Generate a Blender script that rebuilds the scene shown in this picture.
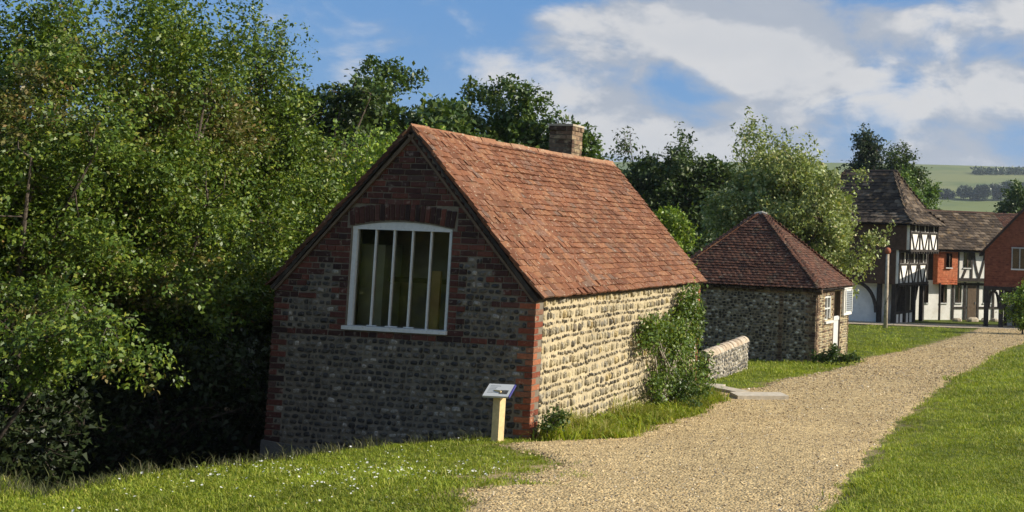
import bpy, math, random
import numpy as np
from mathutils import Matrix, Vector

for o in list(bpy.data.objects):
    bpy.data.objects.remove(o)
scn = bpy.context.scene
COL = scn.collection
rng = np.random.default_rng(11)
random.seed(11)

# ------------------------------------------------------------------ camera, sky, sun, exposure
CAM_Z, FOCAL, PITCH, ROLL, PPX, PPY = 2.55, 1150.0, 0.0791, 0.0352, 824.5, 146.1
fwd = Vector((0, math.cos(PITCH), math.sin(PITCH)))
up0 = Vector((0, -math.sin(PITCH), math.cos(PITCH)))
rt0 = Vector((1, 0, 0))
rt = math.cos(ROLL) * rt0 + math.sin(ROLL) * up0
upv = -math.sin(ROLL) * rt0 + math.cos(ROLL) * up0
cam_d = bpy.data.cameras.new('camera')
cam_d.sensor_width = 36.0
cam_d.lens = FOCAL * 36.0 / 1024.0
cam_d.shift_x = (512 - PPX) / 1024.0        # the photograph is an off-centre crop
cam_d.shift_y = (PPY - 256) / 1024.0
cam_d.clip_start = 0.1
cam_d.clip_end = 20000
cam = bpy.data.objects.new('camera', cam_d)
COL.objects.link(cam)
cam.matrix_world = Matrix(((rt.x, upv.x, -fwd.x, 0), (rt.y, upv.y, -fwd.y, 0), (rt.z, upv.z, -fwd.z, CAM_Z), (0, 0, 0, 1)))
scn.camera = cam

SUN_EL, SUN_AZ = math.radians(32), math.radians(1)      # azimuth from +X towards +Y
S = Vector((math.cos(SUN_EL) * math.cos(SUN_AZ), math.cos(SUN_EL) * math.sin(SUN_AZ), math.sin(SUN_EL)))
sun_d = bpy.data.lights.new('sun', 'SUN')
sun_d.energy = 5.0
sun_d.angle = math.radians(0.5)
sun_d.color = (1.0, 0.92, 0.79)
sun = bpy.data.objects.new('sun', sun_d)
COL.objects.link(sun)
sun.rotation_euler = (-S).to_track_quat('-Z', 'Y').to_euler()

vs = scn.view_settings
vs.view_transform = 'Standard'
vs.look = 'None'
vs.gamma = 1.0
vs.exposure = 0.45
vs.use_curve_mapping = False

world = bpy.data.worlds.new('World')
scn.world = world
world.use_nodes = True
wt = world.node_tree
wt.nodes.clear()


class NT:
    """small node helper"""
    def __init__(s, tree): s.t = tree
    def n(s, typ, **kw):
        nd = s.t.nodes.new(typ)
        for k, v in kw.items():
            if k.startswith('i_'):
                key = k[2:]
                key = int(key) if key.isdigit() else key.replace('_', ' ')
                nd.inputs[key].default_value = v
            else:
                setattr(nd, k, v)
        return nd
    def l(s, a, b): s.t.links.new(a, b)
    def math(s, op, a, b=None, c=None, clamp=False):
        nd = s.n('ShaderNodeMath', operation=op, use_clamp=clamp)
        for i, v in enumerate((a, b, c)):
            if v is None: continue
            if isinstance(v, (int, float)): nd.inputs[i].default_value = v
            else: s.l(v, nd.inputs[i])
        return nd.outputs[0]
    def maprange(s, v, a, b, c=0.0, d=1.0, smooth=True):
        nd = s.n('ShaderNodeMapRange', clamp=True)
        if smooth: nd.interpolation_type = 'SMOOTHSTEP'
        s.l(v, nd.inputs[0])
        for i, x in zip((1, 2, 3, 4), (a, b, c, d)): nd.inputs[i].default_value = x
        return nd.outputs[0]
    def noise(s, vec, scale, detail=4, rough=0.55, dist=0.0):
        nd = s.n('ShaderNodeTexNoise')
        nd.inputs['Scale'].default_value = scale
        nd.inputs['Detail'].default_value = detail
        nd.inputs['Roughness'].default_value = rough
        nd.inputs['Distortion'].default_value = dist
        s.l(vec, nd.inputs['Vector'])
        return nd.outputs[0]
    def mix(s, fac, a, b, blend='MIX'):
        nd = s.n('ShaderNodeMix', data_type='RGBA', blend_type=blend)
        for i, v in ((0, fac), (6, a), (7, b)):
            if isinstance(v, (int, float)): nd.inputs[i].default_value = v
            elif isinstance(v, tuple): nd.inputs[i].default_value = v if len(v) == 4 else v + (1,)
            else: s.l(v, nd.inputs[i])
        return nd.outputs[2]
    def ramp(s, v, stops, interp='LINEAR'):
        nd = s.n('ShaderNodeValToRGB')
        e = nd.color_ramp.elements
        nd.color_ramp.interpolation = interp
        while len(e) < len(stops): e.new(0.5)
        for el, (p, c) in zip(e, stops):
            el.position = p
            el.color = c + (1,) if len(c) == 3 else c
        s.l(v, nd.inputs[0])
        return nd.outputs[0]


w = NT(wt)
sky = w.n('ShaderNodeTexSky', sky_type='NISHITA', sun_disc=False, sun_elevation=SUN_EL, sun_rotation=math.pi / 2 - SUN_AZ)
sky.altitude = 80
sky.air_density = 1.0
sky.dust_density = 0.6
sky.ozone_density = 2.0
tc = w.n('ShaderNodeTexCoord')
sep = w.n('ShaderNodeSeparateXYZ')
w.l(tc.outputs['Generated'], sep.inputs[0])


def sky_map(loc, scl):
    m_ = w.n('ShaderNodeMapping')
    m_.inputs['Location'].default_value = loc
    m_.inputs['Scale'].default_value = scl
    w.l(tc.outputs['Generated'], m_.inputs[0])
    return m_.outputs[0]


CLOUD_AT = (0.3, 0.2, 0.5)
v1 = sky_map(CLOUD_AT, (1.0, 1.0, 1.9))
v2 = sky_map((CLOUD_AT[0] - .035, CLOUD_AT[1], CLOUD_AT[2] - .06), (1.0, 1.0, 1.9))     # same field, looked up towards the sun


def cloud_field(v):
    big = w.noise(v, 4.2, 3, 0.5, 0.2)
    fine = w.noise(v, 10.0, 9, 0.58, 0.3)
    return w.math('ADD', w.math('MULTIPLY', big, 0.56), w.math('MULTIPLY', fine, 0.44))


dens = cloud_field(v1)
dens2 = cloud_field(v2)
# broad weather bank: the western part of the sky is clear, the eastern part clouded
bank = w.maprange(sep.outputs[0], -0.46, -0.05, -0.11, 0.05)
bank = w.math('ADD', bank, w.maprange(sep.outputs[2], 0.02, 0.15, 0.055, 0.0))      # clouds close up towards the horizon
dens = w.math('ADD', dens, bank)
dens2 = w.math('ADD', dens2, bank)
cov = w.maprange(dens, 0.468, 0.585)
lit_ = w.maprange(w.math('SUBTRACT', dens, dens2), -0.035, 0.055)                      # thinner towards the sun = brighter
thick = w.maprange(dens, 0.52, 0.72)
ccol = w.mix(lit_, (0.56, 0.61, 0.70), (0.98, 0.96, 0.94))
ccol = w.mix(w.math('MULTIPLY', thick, 0.5), ccol, (0.72, 0.75, 0.80))
bg1 = w.n('ShaderNodeBackground')
bg1.inputs[1].default_value = 0.056
skyc = w.mix(0.5, sky.outputs[0], (1.1, 4.7, 11.5), 'MIX')
w.l(skyc, bg1.inputs[0])
bg2 = w.n('ShaderNodeBackground')
bg2.inputs[1].default_value = 0.56
w.l(ccol, bg2.inputs[0])
ms = w.n('ShaderNodeMixShader')
w.l(w.math('MULTIPLY', cov, 0.94), ms.inputs[0])
w.l(bg1.outputs[0], ms.inputs[1])
w.l(bg2.outputs[0], ms.inputs[2])
wo = w.n('ShaderNodeOutputWorld')
w.l(ms.outputs[0], wo.inputs[0])

# ------------------------------------------------------------------ materials
MATS = {}


def mat(name, stops, rough=0.85, noise=None, bump=None, spots=None, spec=0.25, translucent=0.0, noise2=None, mode='rand'):
    """stops: colour ramp over a per-piece random number; noise=(scale, amount); bump=(scale, strength, dist); spots=(scale, lo, hi, colour)"""
    m = bpy.data.materials.new(name)
    m.use_nodes = True
    t = m.node_tree
    t.nodes.clear()
    k = NT(t)
    geo = k.n('ShaderNodeNewGeometry')
    oi = k.n('ShaderNodeObjectInfo')
    pos = geo.outputs['Position']
    if isinstance(stops, tuple):
        col = k.n('ShaderNodeRGB')
        col.outputs[0].default_value = stops + (1,)
        col = col.outputs[0]
    else:
        r = k.math('FRACT', k.math('ADD', k.math('MULTIPLY', oi.outputs['Random'], 3.7), geo.outputs['Random Per Island']))
        col = k.ramp(r, stops)
    for nz in (noise, noise2):
        if nz:
            f = k.maprange(k.noise(pos, nz[0], 5, 0.6), 0.3, 0.7, 1 - nz[1], 1 + nz[1], False)
            mm = k.n('ShaderNodeVectorMath', operation='SCALE')
            k.l(col, mm.inputs[0])
            k.l(f, mm.inputs['Scale'])
            col = mm.outputs[0]
    for sp in (spots or []):
        f = k.maprange(k.noise(pos, sp[0], 4, 0.6), sp[1], sp[2])
        if len(sp) > 4: f = k.math('MULTIPLY', f, sp[4])
        col = k.mix(f, col, sp[3])
    p = k.n('ShaderNodeBsdfPrincipled')
    k.l(col, p.inputs['Base Color'])
    p.inputs['Roughness'].default_value = rough
    p.inputs['Specular IOR Level'].default_value = spec
    if bump:
        b = k.n('ShaderNodeBump')
        b.inputs['Strength'].default_value = bump[1]
        b.inputs['Distance'].default_value = bump[2]
        k.l(k.noise(pos, bump[0], 6, 0.65), b.inputs['Height'])
        k.l(b.outputs[0], p.inputs['Normal'])
    out = k.n('ShaderNodeOutputMaterial')
    sh = p.outputs[0]
    if translucent:
        tr = k.n('ShaderNodeBsdfTranslucent')
        tc_ = k.mix(1.0, col, (1.25, 1.25, 0.55), 'MULTIPLY')
        k.l(tc_, tr.inputs[0])
        mx = k.n('ShaderNodeMixShader')
        mx.inputs[0].default_value = translucent
        k.l(sh, mx.inputs[1])
        k.l(tr.outputs[0], mx.inputs[2])
        sh = mx.outputs[0]
    k.l(sh, out.inputs[0])
    MATS[name] = m
    return m


def leafmat(name, a, b, c, rough=0.45, tr=0.24, spec=0.40):
    return mat(name, [(0.0, a), (0.5, b), (0.92, c), (1.0, (c[0] * 1.3, c[1] * 1.02, c[2]))], rough, noise=(0.9, 0.22), translucent=tr, spec=spec)


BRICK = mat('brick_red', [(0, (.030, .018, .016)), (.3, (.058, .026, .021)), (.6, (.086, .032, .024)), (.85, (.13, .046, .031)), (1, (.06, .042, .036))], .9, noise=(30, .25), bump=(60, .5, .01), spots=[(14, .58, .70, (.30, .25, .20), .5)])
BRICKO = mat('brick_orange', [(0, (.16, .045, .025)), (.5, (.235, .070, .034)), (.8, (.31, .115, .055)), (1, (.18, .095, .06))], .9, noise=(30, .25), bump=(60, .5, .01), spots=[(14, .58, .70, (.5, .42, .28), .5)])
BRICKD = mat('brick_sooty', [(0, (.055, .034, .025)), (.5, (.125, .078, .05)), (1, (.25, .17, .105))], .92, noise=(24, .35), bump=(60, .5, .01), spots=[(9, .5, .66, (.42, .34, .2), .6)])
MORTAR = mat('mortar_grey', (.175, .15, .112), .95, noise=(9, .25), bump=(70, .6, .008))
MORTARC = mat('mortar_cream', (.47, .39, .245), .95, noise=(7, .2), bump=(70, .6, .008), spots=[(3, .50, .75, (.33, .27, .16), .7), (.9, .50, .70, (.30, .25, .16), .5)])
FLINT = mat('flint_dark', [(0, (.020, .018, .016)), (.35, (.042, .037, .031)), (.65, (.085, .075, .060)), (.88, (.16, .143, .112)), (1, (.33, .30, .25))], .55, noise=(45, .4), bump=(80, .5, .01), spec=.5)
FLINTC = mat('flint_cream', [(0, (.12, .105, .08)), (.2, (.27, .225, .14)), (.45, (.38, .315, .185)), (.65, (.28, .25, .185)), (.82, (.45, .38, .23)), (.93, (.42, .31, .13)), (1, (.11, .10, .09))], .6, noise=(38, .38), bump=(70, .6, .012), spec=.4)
FLINTW = mat('flint_pale', [(0, (.10, .095, .085)), (.3, (.28, .25, .2)), (.7, (.46, .42, .34)), (1, (.62, .58, .48))], .6, noise=(40, .35), bump=(70, .5, .01), spec=.4)
TILE = mat('clay_tile', [(0, (.120, .049, .025)), (.3, (.160, .063, .031)), (.6, (.195, .079, .038)), (.8, (.235, .110, .054)), (.94, (.19, .090, .055)), (1, (.13, .080, .056))], .88, noise=(22, .22), noise2=(1.1, .16), bump=(70, .45, .01), spots=[(26, .60, .67, (.46, .38, .27), .7), (5, .56, .72, (.16, .105, .06), .55), (1.3, .55, .75, (.13, .075, .045), .4)])
TILEO = mat('clay_ridge', [(0, (.24, .112, .060)), (.6, (.30, .155, .085)), (1, (.28, .165, .10))], .9, noise=(20, .25), bump=(60, .5, .01), spots=[(11, .58, .68, (.45, .38, .26), .7)])
TILED = mat('clay_tile_dark', [(0, (.055, .026, .018)), (.4, (.095, .042, .026)), (.75, (.135, .060, .036)), (1, (.055, .038, .028))], .9, noise=(14, .3), bump=(50, .5, .01), spots=[(9, .60, .70, (.36, .28, .2), .6), (2.5, .55, .7, (.12, .085, .05), .6)])
TILEH = mat('tile_hanging', [(0, (.13, .038, .022)), (.5, (.18, .055, .03)), (1, (.24, .085, .045))], .88, noise=(6, .25), bump=(40, .4, .01))
TILEHO = mat('tile_hanging_bright', [(0, (.36, .09, .04)), (.5, (.44, .12, .05)), (1, (.50, .17, .08))], .88, noise=(6, .25), bump=(40, .4, .01))
SLATE = mat('stone_slate', [(0, (.028, .020, .014)), (.4, (.05, .036, .025)), (.75, (.085, .062, .042)), (1, (.17, .13, .09))], .92, noise=(3.5, .35), bump=(30, .6, .02), spots=[(2.5, .56, .68, (.22, .14, .06), .5)])
WHITEW = mat('window_white_paint', (.62, .62, .59), .45, noise=(20, .08), spec=.5, spots=[(22, .60, .70, (.36, .33, .27), .6), (3, .5, .8, (.45, .44, .40), .5)])
LIME = mat('limewash', (.80, .78, .72), .9, noise=(1.6, .12), bump=(8, .35, .03), spots=[(.9, .5, .75, (.58, .53, .43), .6), (5, .58, .72, (.5, .46, .38), .4)])
OAK = mat('black_oak', (.040, .033, .027), .8, noise=(8, .45), noise2=(1.5, .35), bump=(40, .4, .01))
OAKB = mat('brown_oak', (.12, .085, .055), .85, noise=(9, .3), bump=(40, .4, .01))
WOODP = mat('pale_timber', (.62, .47, .24), .7, noise=(20, .15), bump=(50, .25, .006))
WOODD = mat('stained_timber', (.13, .075, .04), .75, noise=(20, .25), bump=(50, .25, .006))
POLEM = mat('pole_timber', (.42, .35, .26), .85, noise=(6, .35), bump=(40, .4, .01))
POLEK = mat('pole_knob_paint', (.33, .10, .05), .7, noise=(10, .3))
PLAST = mat('plaster_dim', (.40, .38, .32), .95, noise=(2, .15))
OCHRE = mat('ochre_boards', (.50, .36, .18), .8, noise=(6, .25))
TEAL = mat('painted_boards', (.46, .52, .44), .7, noise=(4, .15))
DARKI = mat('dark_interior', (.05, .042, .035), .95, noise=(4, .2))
STONE = mat('slab_stone', [(0, (.40, .34, .25)), (1, (.52, .46, .36))], .9, noise=(10, .2), bump=(50, .5, .01), spots=[(5, .55, .7, (.28, .24, .17), .6)])
LEAD = mat('lead_grey', (.34, .34, .33), .6, noise=(8, .2))
BARK = mat('bark', (.085, .068, .05), .95, noise=(14, .4), bump=(35, .8, .02))
TWIG = mat('twig_pale', (.30, .26, .20), .9, noise=(20, .3))
IRON = mat('grey_board_paint', (.20, .22, .23), .6, noise=(10, .15))
PANELW = mat('panel_print_white', (.44, .46, .46), .35, spec=.5)
PANELB = mat('panel_print_blue', (.05, .05, .22), .4, spec=.5)
PANELG = mat('panel_print_photo', (.06, .06, .055), .4, noise=(60, .8), spec=.5)
SIGNR = mat('sign_print_red', (.45, .07, .04), .6)
PIPE = mat('pipe_paint', (.68, .66, .58), .5, noise=(10, .1))

L_HAZEL = leafmat('leaf_hazel', (.045, .088, .011), (.092, .152, .017), (.185, .24, .030))
L_LIME = leafmat('leaf_bright', (.09, .16, .016), (.165, .26, .024), (.26, .33, .038))
L_BROWN = leafmat('leaf_bronze', (.08, .105, .018), (.13, .135, .03), (.20, .155, .05))
L_DARK = leafmat('leaf_dark', (.030, .058, .012), (.050, .085, .016), (.085, .12, .025))
L_MID = leafmat('leaf_mid', (.035, .072, .014), (.06, .105, .018), (.10, .145, .025))
L_PALE = leafmat('leaf_pale', (.13, .18, .042), (.235, .29, .08), (.38, .41, .18), rough=.5)
L_FIR = leafmat('leaf_fir', (.022, .042, .016), (.036, .060, .020), (.055, .082, .028), tr=.12)
L_FAR = leafmat('leaf_far', (.06, .115, .02), (.10, .175, .026), (.15, .23, .036))
L_WOOD = leafmat('leaf_distant_wood', (.035, .058, .026), (.05, .078, .032), (.07, .10, .04), tr=.1)
L_UNDER = leafmat('leaf_painted_shade', (.010, .018, .006), (.018, .030, .008), (.034, .048, .014), tr=.08, spec=.25)  # near-black leaf colour paints in the deep shade of hollow and thicket
L_IVY = leafmat('leaf_climber', (.045, .085, .012), (.085, .145, .018), (.16, .22, .03))
GRASS = mat('grass_blade', [(0, (.145, .21, .016)), (.5, (.235, .29, .024)), (.9, (.34, .36, .045)), (1, (.46, .40, .12))], .55, noise=(.55, .32), noise2=(3.0, .22), translucent=.35, spec=.3)
GRASSL = mat('long_grass_blade', [(0, (.14, .18, .02)), (.5, (.25, .27, .04)), (.8, (.42, .38, .12)), (1, (.55, .46, .22))], .6, noise=(1.5, .2), translucent=.35, spec=.25)
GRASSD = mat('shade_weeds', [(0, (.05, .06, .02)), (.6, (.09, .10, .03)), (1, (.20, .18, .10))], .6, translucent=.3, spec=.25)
DAISY = mat('daisy_white', (.80, .80, .74), .6, translucent=.2)
PEBBLE = mat('pebble', [(0, (.13, .09, .05)), (.2, (.34, .245, .12)), (.6, (.50, .37, .185)), (.85, (.61, .48, .28)), (.96, (.20, .165, .13)), (1, (.74, .66, .5))], .8, noise=(90, .2), spec=.3)


def glass():
    m = bpy.data.materials.new('window_glass')
    m.use_nodes = True
    t = m.node_tree
    t.nodes.clear()
    k = NT(t)
    tr = k.n('ShaderNodeBsdfTransparent')
    tr.inputs[0].default_value = (.88, .86, .80, 1)
    gl = k.n('ShaderNodeBsdfGlossy')
    gl.inputs['Roughness'].default_value = .04
    fr = k.n('ShaderNodeFresnel')
    fr.inputs[0].default_value = 1.5
    geo = k.n('ShaderNodeNewGeometry')
    b = k.n('ShaderNodeBump')
    b.inputs['Strength'].default_value = .15
    b.inputs['Distance'].default_value = .01
    k.l(k.noise(geo.outputs['Position'], 4, 2), b.inputs['Height'])
    k.l(b.outputs[0], gl.inputs['Normal'])
    mx = k.n('ShaderNodeMixShader')
    k.l(fr.outputs[0], mx.inputs[0])
    k.l(tr.outputs[0], mx.inputs[1])
    k.l(gl.outputs[0], mx.inputs[2])
    out = k.n('ShaderNodeOutputMaterial')
    k.l(mx.outputs[0], out.inputs[0])
    return m


GLASS = glass()

# ------------------------------------------------------------------ mesh helpers


class MB:
    def __init__(s):
        s.v = []
        s.f = []
    def add(s, v, f):
        o = len(s.v)
        s.v.extend([tuple(map(float, p)) for p in v])
        s.f.extend([tuple(i + o for i in q) for q in f])
        return s
    def box(s, x0, x1, y0, y1, z0, z1):
        v = [(x0, y0, z0), (x1, y0, z0), (x1, y1, z0), (x0, y1, z0), (x0, y0, z1), (x1, y0, z1), (x1, y1, z1), (x0, y1, z1)]
        return s.add(v, [(0, 3, 2, 1), (4, 5, 6, 7), (0, 1, 5, 4), (1, 2, 6, 5), (2, 3, 7, 6), (3, 0, 4, 7)])
    def prism(s, poly, d0, d1, axis='y'):
        """poly in (a, b); extruded along axis from d0 to d1"""
        n = len(poly)
        def mk(a, b, d):
            return (a, d, b) if axis == 'y' else ((d, a, b) if axis == 'x' else (a, b, d))
        v = [mk(a, b, d0) for a, b in poly] + [mk(a, b, d1) for a, b in poly]
        f = [tuple(range(n)), tuple(range(2 * n - 1, n - 1, -1))]
        for i in range(n):
            j = (i + 1) % n
            f.append((i, i + n, j + n, j))
        return s.add(v, f)
    def bar(s, p, q, wdt, dep, nrm):
        """straight bar from p to q; nrm = facing direction (depth axis)"""
        p, q, nrm = Vector(p), Vector(q), Vector(nrm).normalized()
        d = (q - p).normalized()
        sd = d.cross(nrm).normalized() * wdt / 2
        nn = nrm * dep / 2
        v = [p - sd - nn, p + sd - nn, p + sd + nn, p - sd + nn, q - sd - nn, q + sd - nn, q + sd + nn, q - sd + nn]
        return s.add(v, [(0, 3, 2, 1), (4, 5, 6, 7), (0, 1, 5, 4), (1, 2, 6, 5), (2, 3, 7, 6), (3, 0, 4, 7)])
    def tube(s, pts, rad, n=6):
        pts = [Vector(p) for p in pts]
        ring = []
        ref = Vector((0.3, 0.5, 0.8)).normalized()
        v = []
        for i, p in enumerate(pts):
            d = (pts[min(i + 1, len(pts) - 1)] - pts[max(i - 1, 0)])
            if d.length < 1e-6: d = Vector((0, 0, 1))
            d.normalize()
            a = d.cross(ref)
            if a.length < 1e-3: a = d.cross(Vector((1, 0, 0)))
            a.normalize()
            b = d.cross(a)
            for k in range(n):
                t = 2 * math.pi * k / n
                v.append(p + (a * math.cos(t) + b * math.sin(t)) * rad[i])
        f = []
        for i in range(len(pts) - 1):
            for k in range(n):
                k2 = (k + 1) % n
                f.append((i * n + k, i * n + k2, (i + 1) * n + k2, (i + 1) * n + k))
        f.append(tuple(range(n - 1, -1, -1)))
        f.append(tuple((len(pts) - 1) * n + k for k in range(n)))
        return s.add(v, f)
    def mesh(s, name, m=None, smooth=False):
        me = bpy.data.meshes.new(name)
        me.from_pydata(s.v, [], s.f)
        if m: me.materials.append(m)
        if smooth: me.polygons.foreach_set('use_smooth', [True] * len(me.polygons))
        me.update()
        return me


def link(name, me, parent=None, matrix=None):
    o = bpy.data.objects.new(name, me)
    COL.objects.link(o)
    if parent is not None: o.parent = parent
    if matrix is not None: o.matrix_basis = matrix
    return o


def obj(name, mb, m, parent=None, smooth=False):
    return link(name, mb.mesh(name, m, smooth), parent)


def tag(o, label=None, cat=None, group=None, kind=None):
    if label: o['label'] = label
    if cat: o['category'] = cat
    if group: o['group'] = group
    if kind: o['kind'] = kind
    return o


def thing(name, loc, rz, label, cat, group=None):
    o = bpy.data.objects.new(name, None)
    COL.objects.link(o)
    o.location = loc
    o.rotation_euler = (0, 0, rz)
    return tag(o, label, cat, group)


def stuff(o):
    o['kind'] = 'stuff'
    return o


def npmesh(name, V, F, m, smooth=False):
    """fast mesh from numpy: V (n,3), F (k,4) or (k,3)"""
    me = bpy.data.meshes.new(name)
    k, c = F.shape
    me.vertices.add(len(V))
    me.vertices.foreach_set('co', np.ascontiguousarray(V, dtype=np.float32).ravel())
    me.loops.add(k * c)
    me.loops.foreach_set('vertex_index', np.ascontiguousarray(F, dtype=np.int32).ravel())
    me.polygons.add(k)
    me.polygons.foreach_set('loop_start', np.arange(0, k * c, c, dtype=np.int32))
    if smooth: me.polygons.foreach_set('use_smooth', np.ones(k, dtype=bool))
    me.materials.append(m)
    me.update(calc_edges=True)
    return me


def basis(o, x, y, z):
    return Matrix(((x[0], y[0], z[0], o[0]), (x[1], y[1], z[1], o[1]), (x[2], y[2], z[2], o[2]), (0, 0, 0, 1)))


def joined(name, items, m, parent=None, smooth=False):
    """items: list of (variant MB, Matrix). One joined mesh."""
    V, FQ = [], []
    off = 0
    faces = []
    for mb, mx in items:
        a = np.array(mb.v)
        M3 = np.array(mx.to_3x3())
        V.append(a @ M3.T + np.array(mx.translation))
        faces.extend([tuple(i + off for i in q) for q in mb.f])
        off += len(a)
    me = bpy.data.meshes.new(name)
    me.from_pydata(np.concatenate(V).tolist(), [], faces)
    me.materials.append(m)
    if smooth: me.polygons.foreach_set('use_smooth', [True] * len(me.polygons))
    me.update()
    return stuff(link(name, me, parent))


# unit pieces: x width -.5...5, z height -.5...5, y 0 = back, -1 = front
def unit_brick(seed):
    r = random.Random(seed)
    j = lambda a: r.uniform(-a, a)
    b = MB()
    c = .035
    v = []
    for (x, z) in ((-.5, -.5), (.5, -.5), (.5, .5), (-.5, .5)):
        v.append((x + j(.012), 0, z + j(.03)))
    for (x, z) in ((-.5, -.5), (.5, -.5), (.5, .5), (-.5, .5)):
        v.append((x + j(.012), -.86 + j(.05), z + j(.03)))
    for (x, z) in ((-.5 + c, -.5 + 2.5 * c), (.5 - c, -.5 + 2.5 * c), (.5 - c, .5 - 2.5 * c), (-.5 + c, .5 - 2.5 * c)):
        v.append((x + j(.012), -1 + j(.03), z + j(.03)))
    f = [(8, 9, 10, 11)]
    for i in range(4):
        k = (i + 1) % 4
        f += [(i, k, k + 4, i + 4), (i + 4, k + 4, k + 8, i + 8)]
    return b.add(v, f)


def unit_flint(seed, square=.6):
    r = random.Random(seed)
    n = 8
    b = MB()
    v = []
    ph = r.uniform(0, .6)
    rad = [r.uniform(.84, 1.06) for _ in range(n)]
    def pt(i, sc):
        t = 2 * math.pi * i / n + ph
        c, s_ = math.cos(t), math.sin(t)
        e = 1 - .55 * square
        x = math.copysign(abs(c) ** e, c) * .5
        z = math.copysign(abs(s_) ** e, s_) * .5
        return x * rad[i] * sc, z * rad[i] * sc
    for i in range(n):
        x, z = pt(i, 1.0)
        v.append((x, 0, z))
    for i in range(n):
        x, z = pt(i, .97)
        v.append((x, -.55 + r.uniform(-.1, .1), z))
    for i in range(n):
        x, z = pt(i, .62)
        v.append((x, -.92 + r.uniform(-.1, .08), z))
    v.append((r.uniform(-.08, .08), -1.0, r.uniform(-.08, .08)))
    f = []
    for i in range(n):
        k = (i + 1) % n
        f += [(i, k, k + n, i + n), (i + n, k + n, k + 2 * n, i + 2 * n), (i + 2 * n, k + 2 * n, 3 * n)]
    return b.add(v, f)


def unit_tile(seed):
    """clay tile: x -.5...5 across, y 0 tail ... 1 head, z 0 bed ... 1 top (scaled later), slightly cambered"""
    r = random.Random(seed)
    j = lambda a: r.uniform(-a, a)
    cam_ = r.uniform(.15, .5)
    v = []
    for y in (0, 1):
        for x in (-.5, 0, .5):
            yy_ = y + (j(.035) if y == 0 else 0)
            lift = cam_ * (1 if x == 0 else 0)
            v.append((x + j(.012), yy_, lift))
            v.append((x + j(.012), yy_, 1 + lift + j(.12)))
    f = [(1, 3, 9, 7), (3, 5, 11, 9), (0, 6, 8, 2), (2, 8, 10, 4), (0, 2, 3, 1), (2, 4, 5, 3), (6, 7, 9, 8), (8, 9, 11, 10), (0, 1, 7, 6), (4, 10, 11, 5)]
    return MB().add(v, f)


UB = [unit_brick(i) for i in range(6)]
UF = [unit_flint(20 + i, .55 + .035 * i) for i in range(12)]
UFR = [unit_flint(60 + i, .15) for i in range(10)]
UT = [unit_tile(90 + i) for i in range(8)]


class Pieces:
    """places unit pieces as single child objects (sharing meshes) up to a limit, the rest joined"""
    def __init__(s, name, units, m, parent, limit=300, key=None, plural=None):
        s.name, s.units, s.m, s.parent, s.limit, s.key = name, units, m, parent, limit, key
        s.items = []
        s.plural = plural or name
    def put(s, mx): s.items.append((random.randrange(len(s.units)), mx))
    def flush(s):
        it = s.items
        if s.key: it = sorted(it, key=lambda a: s.key(a[1].translation))
        ms = [u.mesh(s.name, s.m) for u in s.units] if s.limit else []
        for i, mx in it[:s.limit]: link(s.name, ms[i], s.parent, mx)
        rest = it[s.limit:]
        if rest: joined(s.plural, [(s.units[i], mx) for i, mx in rest], s.m, s.parent)


def noise1(x, seed=0, n=5):
    r = np.random.default_rng(seed)
    y = np.zeros_like(np.asarray(x, float))
    for k in range(n):
        y = y + np.sin(np.asarray(x) * r.uniform(.5, 1.0) * 1.9 ** k + r.uniform(0, 6.28)) / 1.5 ** k
    return y


# ------------------------------------------------------------------ ground
_yy = np.array([-80, 0, 9, 14, 20.5, 24.3, 28.2, 33, 45, 64, 100, 300, 420])
_zz = np.array([5.0, .9, .32, 0., -.37, -.52, -.72, -1.05, -1.5, -2.07, -2.7, -4.5, -4.0])
_t = np.linspace(-80, 420, 2001)
_k = np.ones(15) / 15
_z = np.convolve(np.pad(np.interp(_t, _yy, _zz), 7, mode='edge'), _k, mode='valid')
DITCH = np.array([(-40, 9.3), (-10, 9.9), (-6.95, 9.95), (-6.35, 9.25), (-5.98, 9.0), (-5.93, 9.6), (-5.97, 10.3), (-5.75, 11.0), (-5.5, 11.5), (-5.0, 12.65), (-4.35, 13.5), (-3.9, 14.0), (-3.6, 16), (-3.0, 20), (-3.6, 22), (-6, 26), (-9, 40), (-40, 40)])


def poly_sd(x, y, poly):
    """signed distance, positive inside"""
    x, y = np.asarray(x, float), np.asarray(y, float)
    d = np.full(x.shape, 1e9)
    ins = np.zeros(x.shape, bool)
    n = len(poly)
    for i in range(n):
        ax, ay = poly[i]
        bx, by = poly[(i + 1) % n]
        ex, ey = bx - ax, by - ay
        t = np.clip(((x - ax) * ex + (y - ay) * ey) / (ex * ex + ey * ey), 0, 1)
        d = np.minimum(d, np.hypot(x - ax - t * ex, y - ay - t * ey))
        c = ((ay > y) != (by > y)) & (x < (bx - ax) * (y - ay) / (by - ay + 1e-12) + ax)
        ins ^= c
    return np.where(ins, d, -d)


# gravel path: left and right edge against distance
PL = np.array([(-40, -14), (0, -7.5), (4, -5.0), (7, -2.95), (9.2, -2.75), (9.9, -2.85), (10.4, -2.60), (11.0, -2.75), (12.0, -2.5), (12.7, -3.0), (13.3, -3.5), (13.75, -3.15), (14.1, -3.05), (14.7, -2.44), (17.3, -1.85), (20, -1.72), (21.2, -2.0), (22.3, -2.1), (23.1, -1.15), (27, -.2), (31.4, .85), (33.5, 1.25), (35.4, 1.3), (40.4, 2.9), (52.5, 6.4), (62, 8.6), (66, 8.8)])
PR = np.array([(-40, 4), (0, 1.0), (4, -.2), (7, -.12), (9.8, .15), (11.7, .40), (15.4, .88), (20.9, 1.9), (29.6, 3.67), (42.5, 6.7), (49.4, 8.8), (56, 11.5), (62, 16), (66, 22)])


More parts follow.
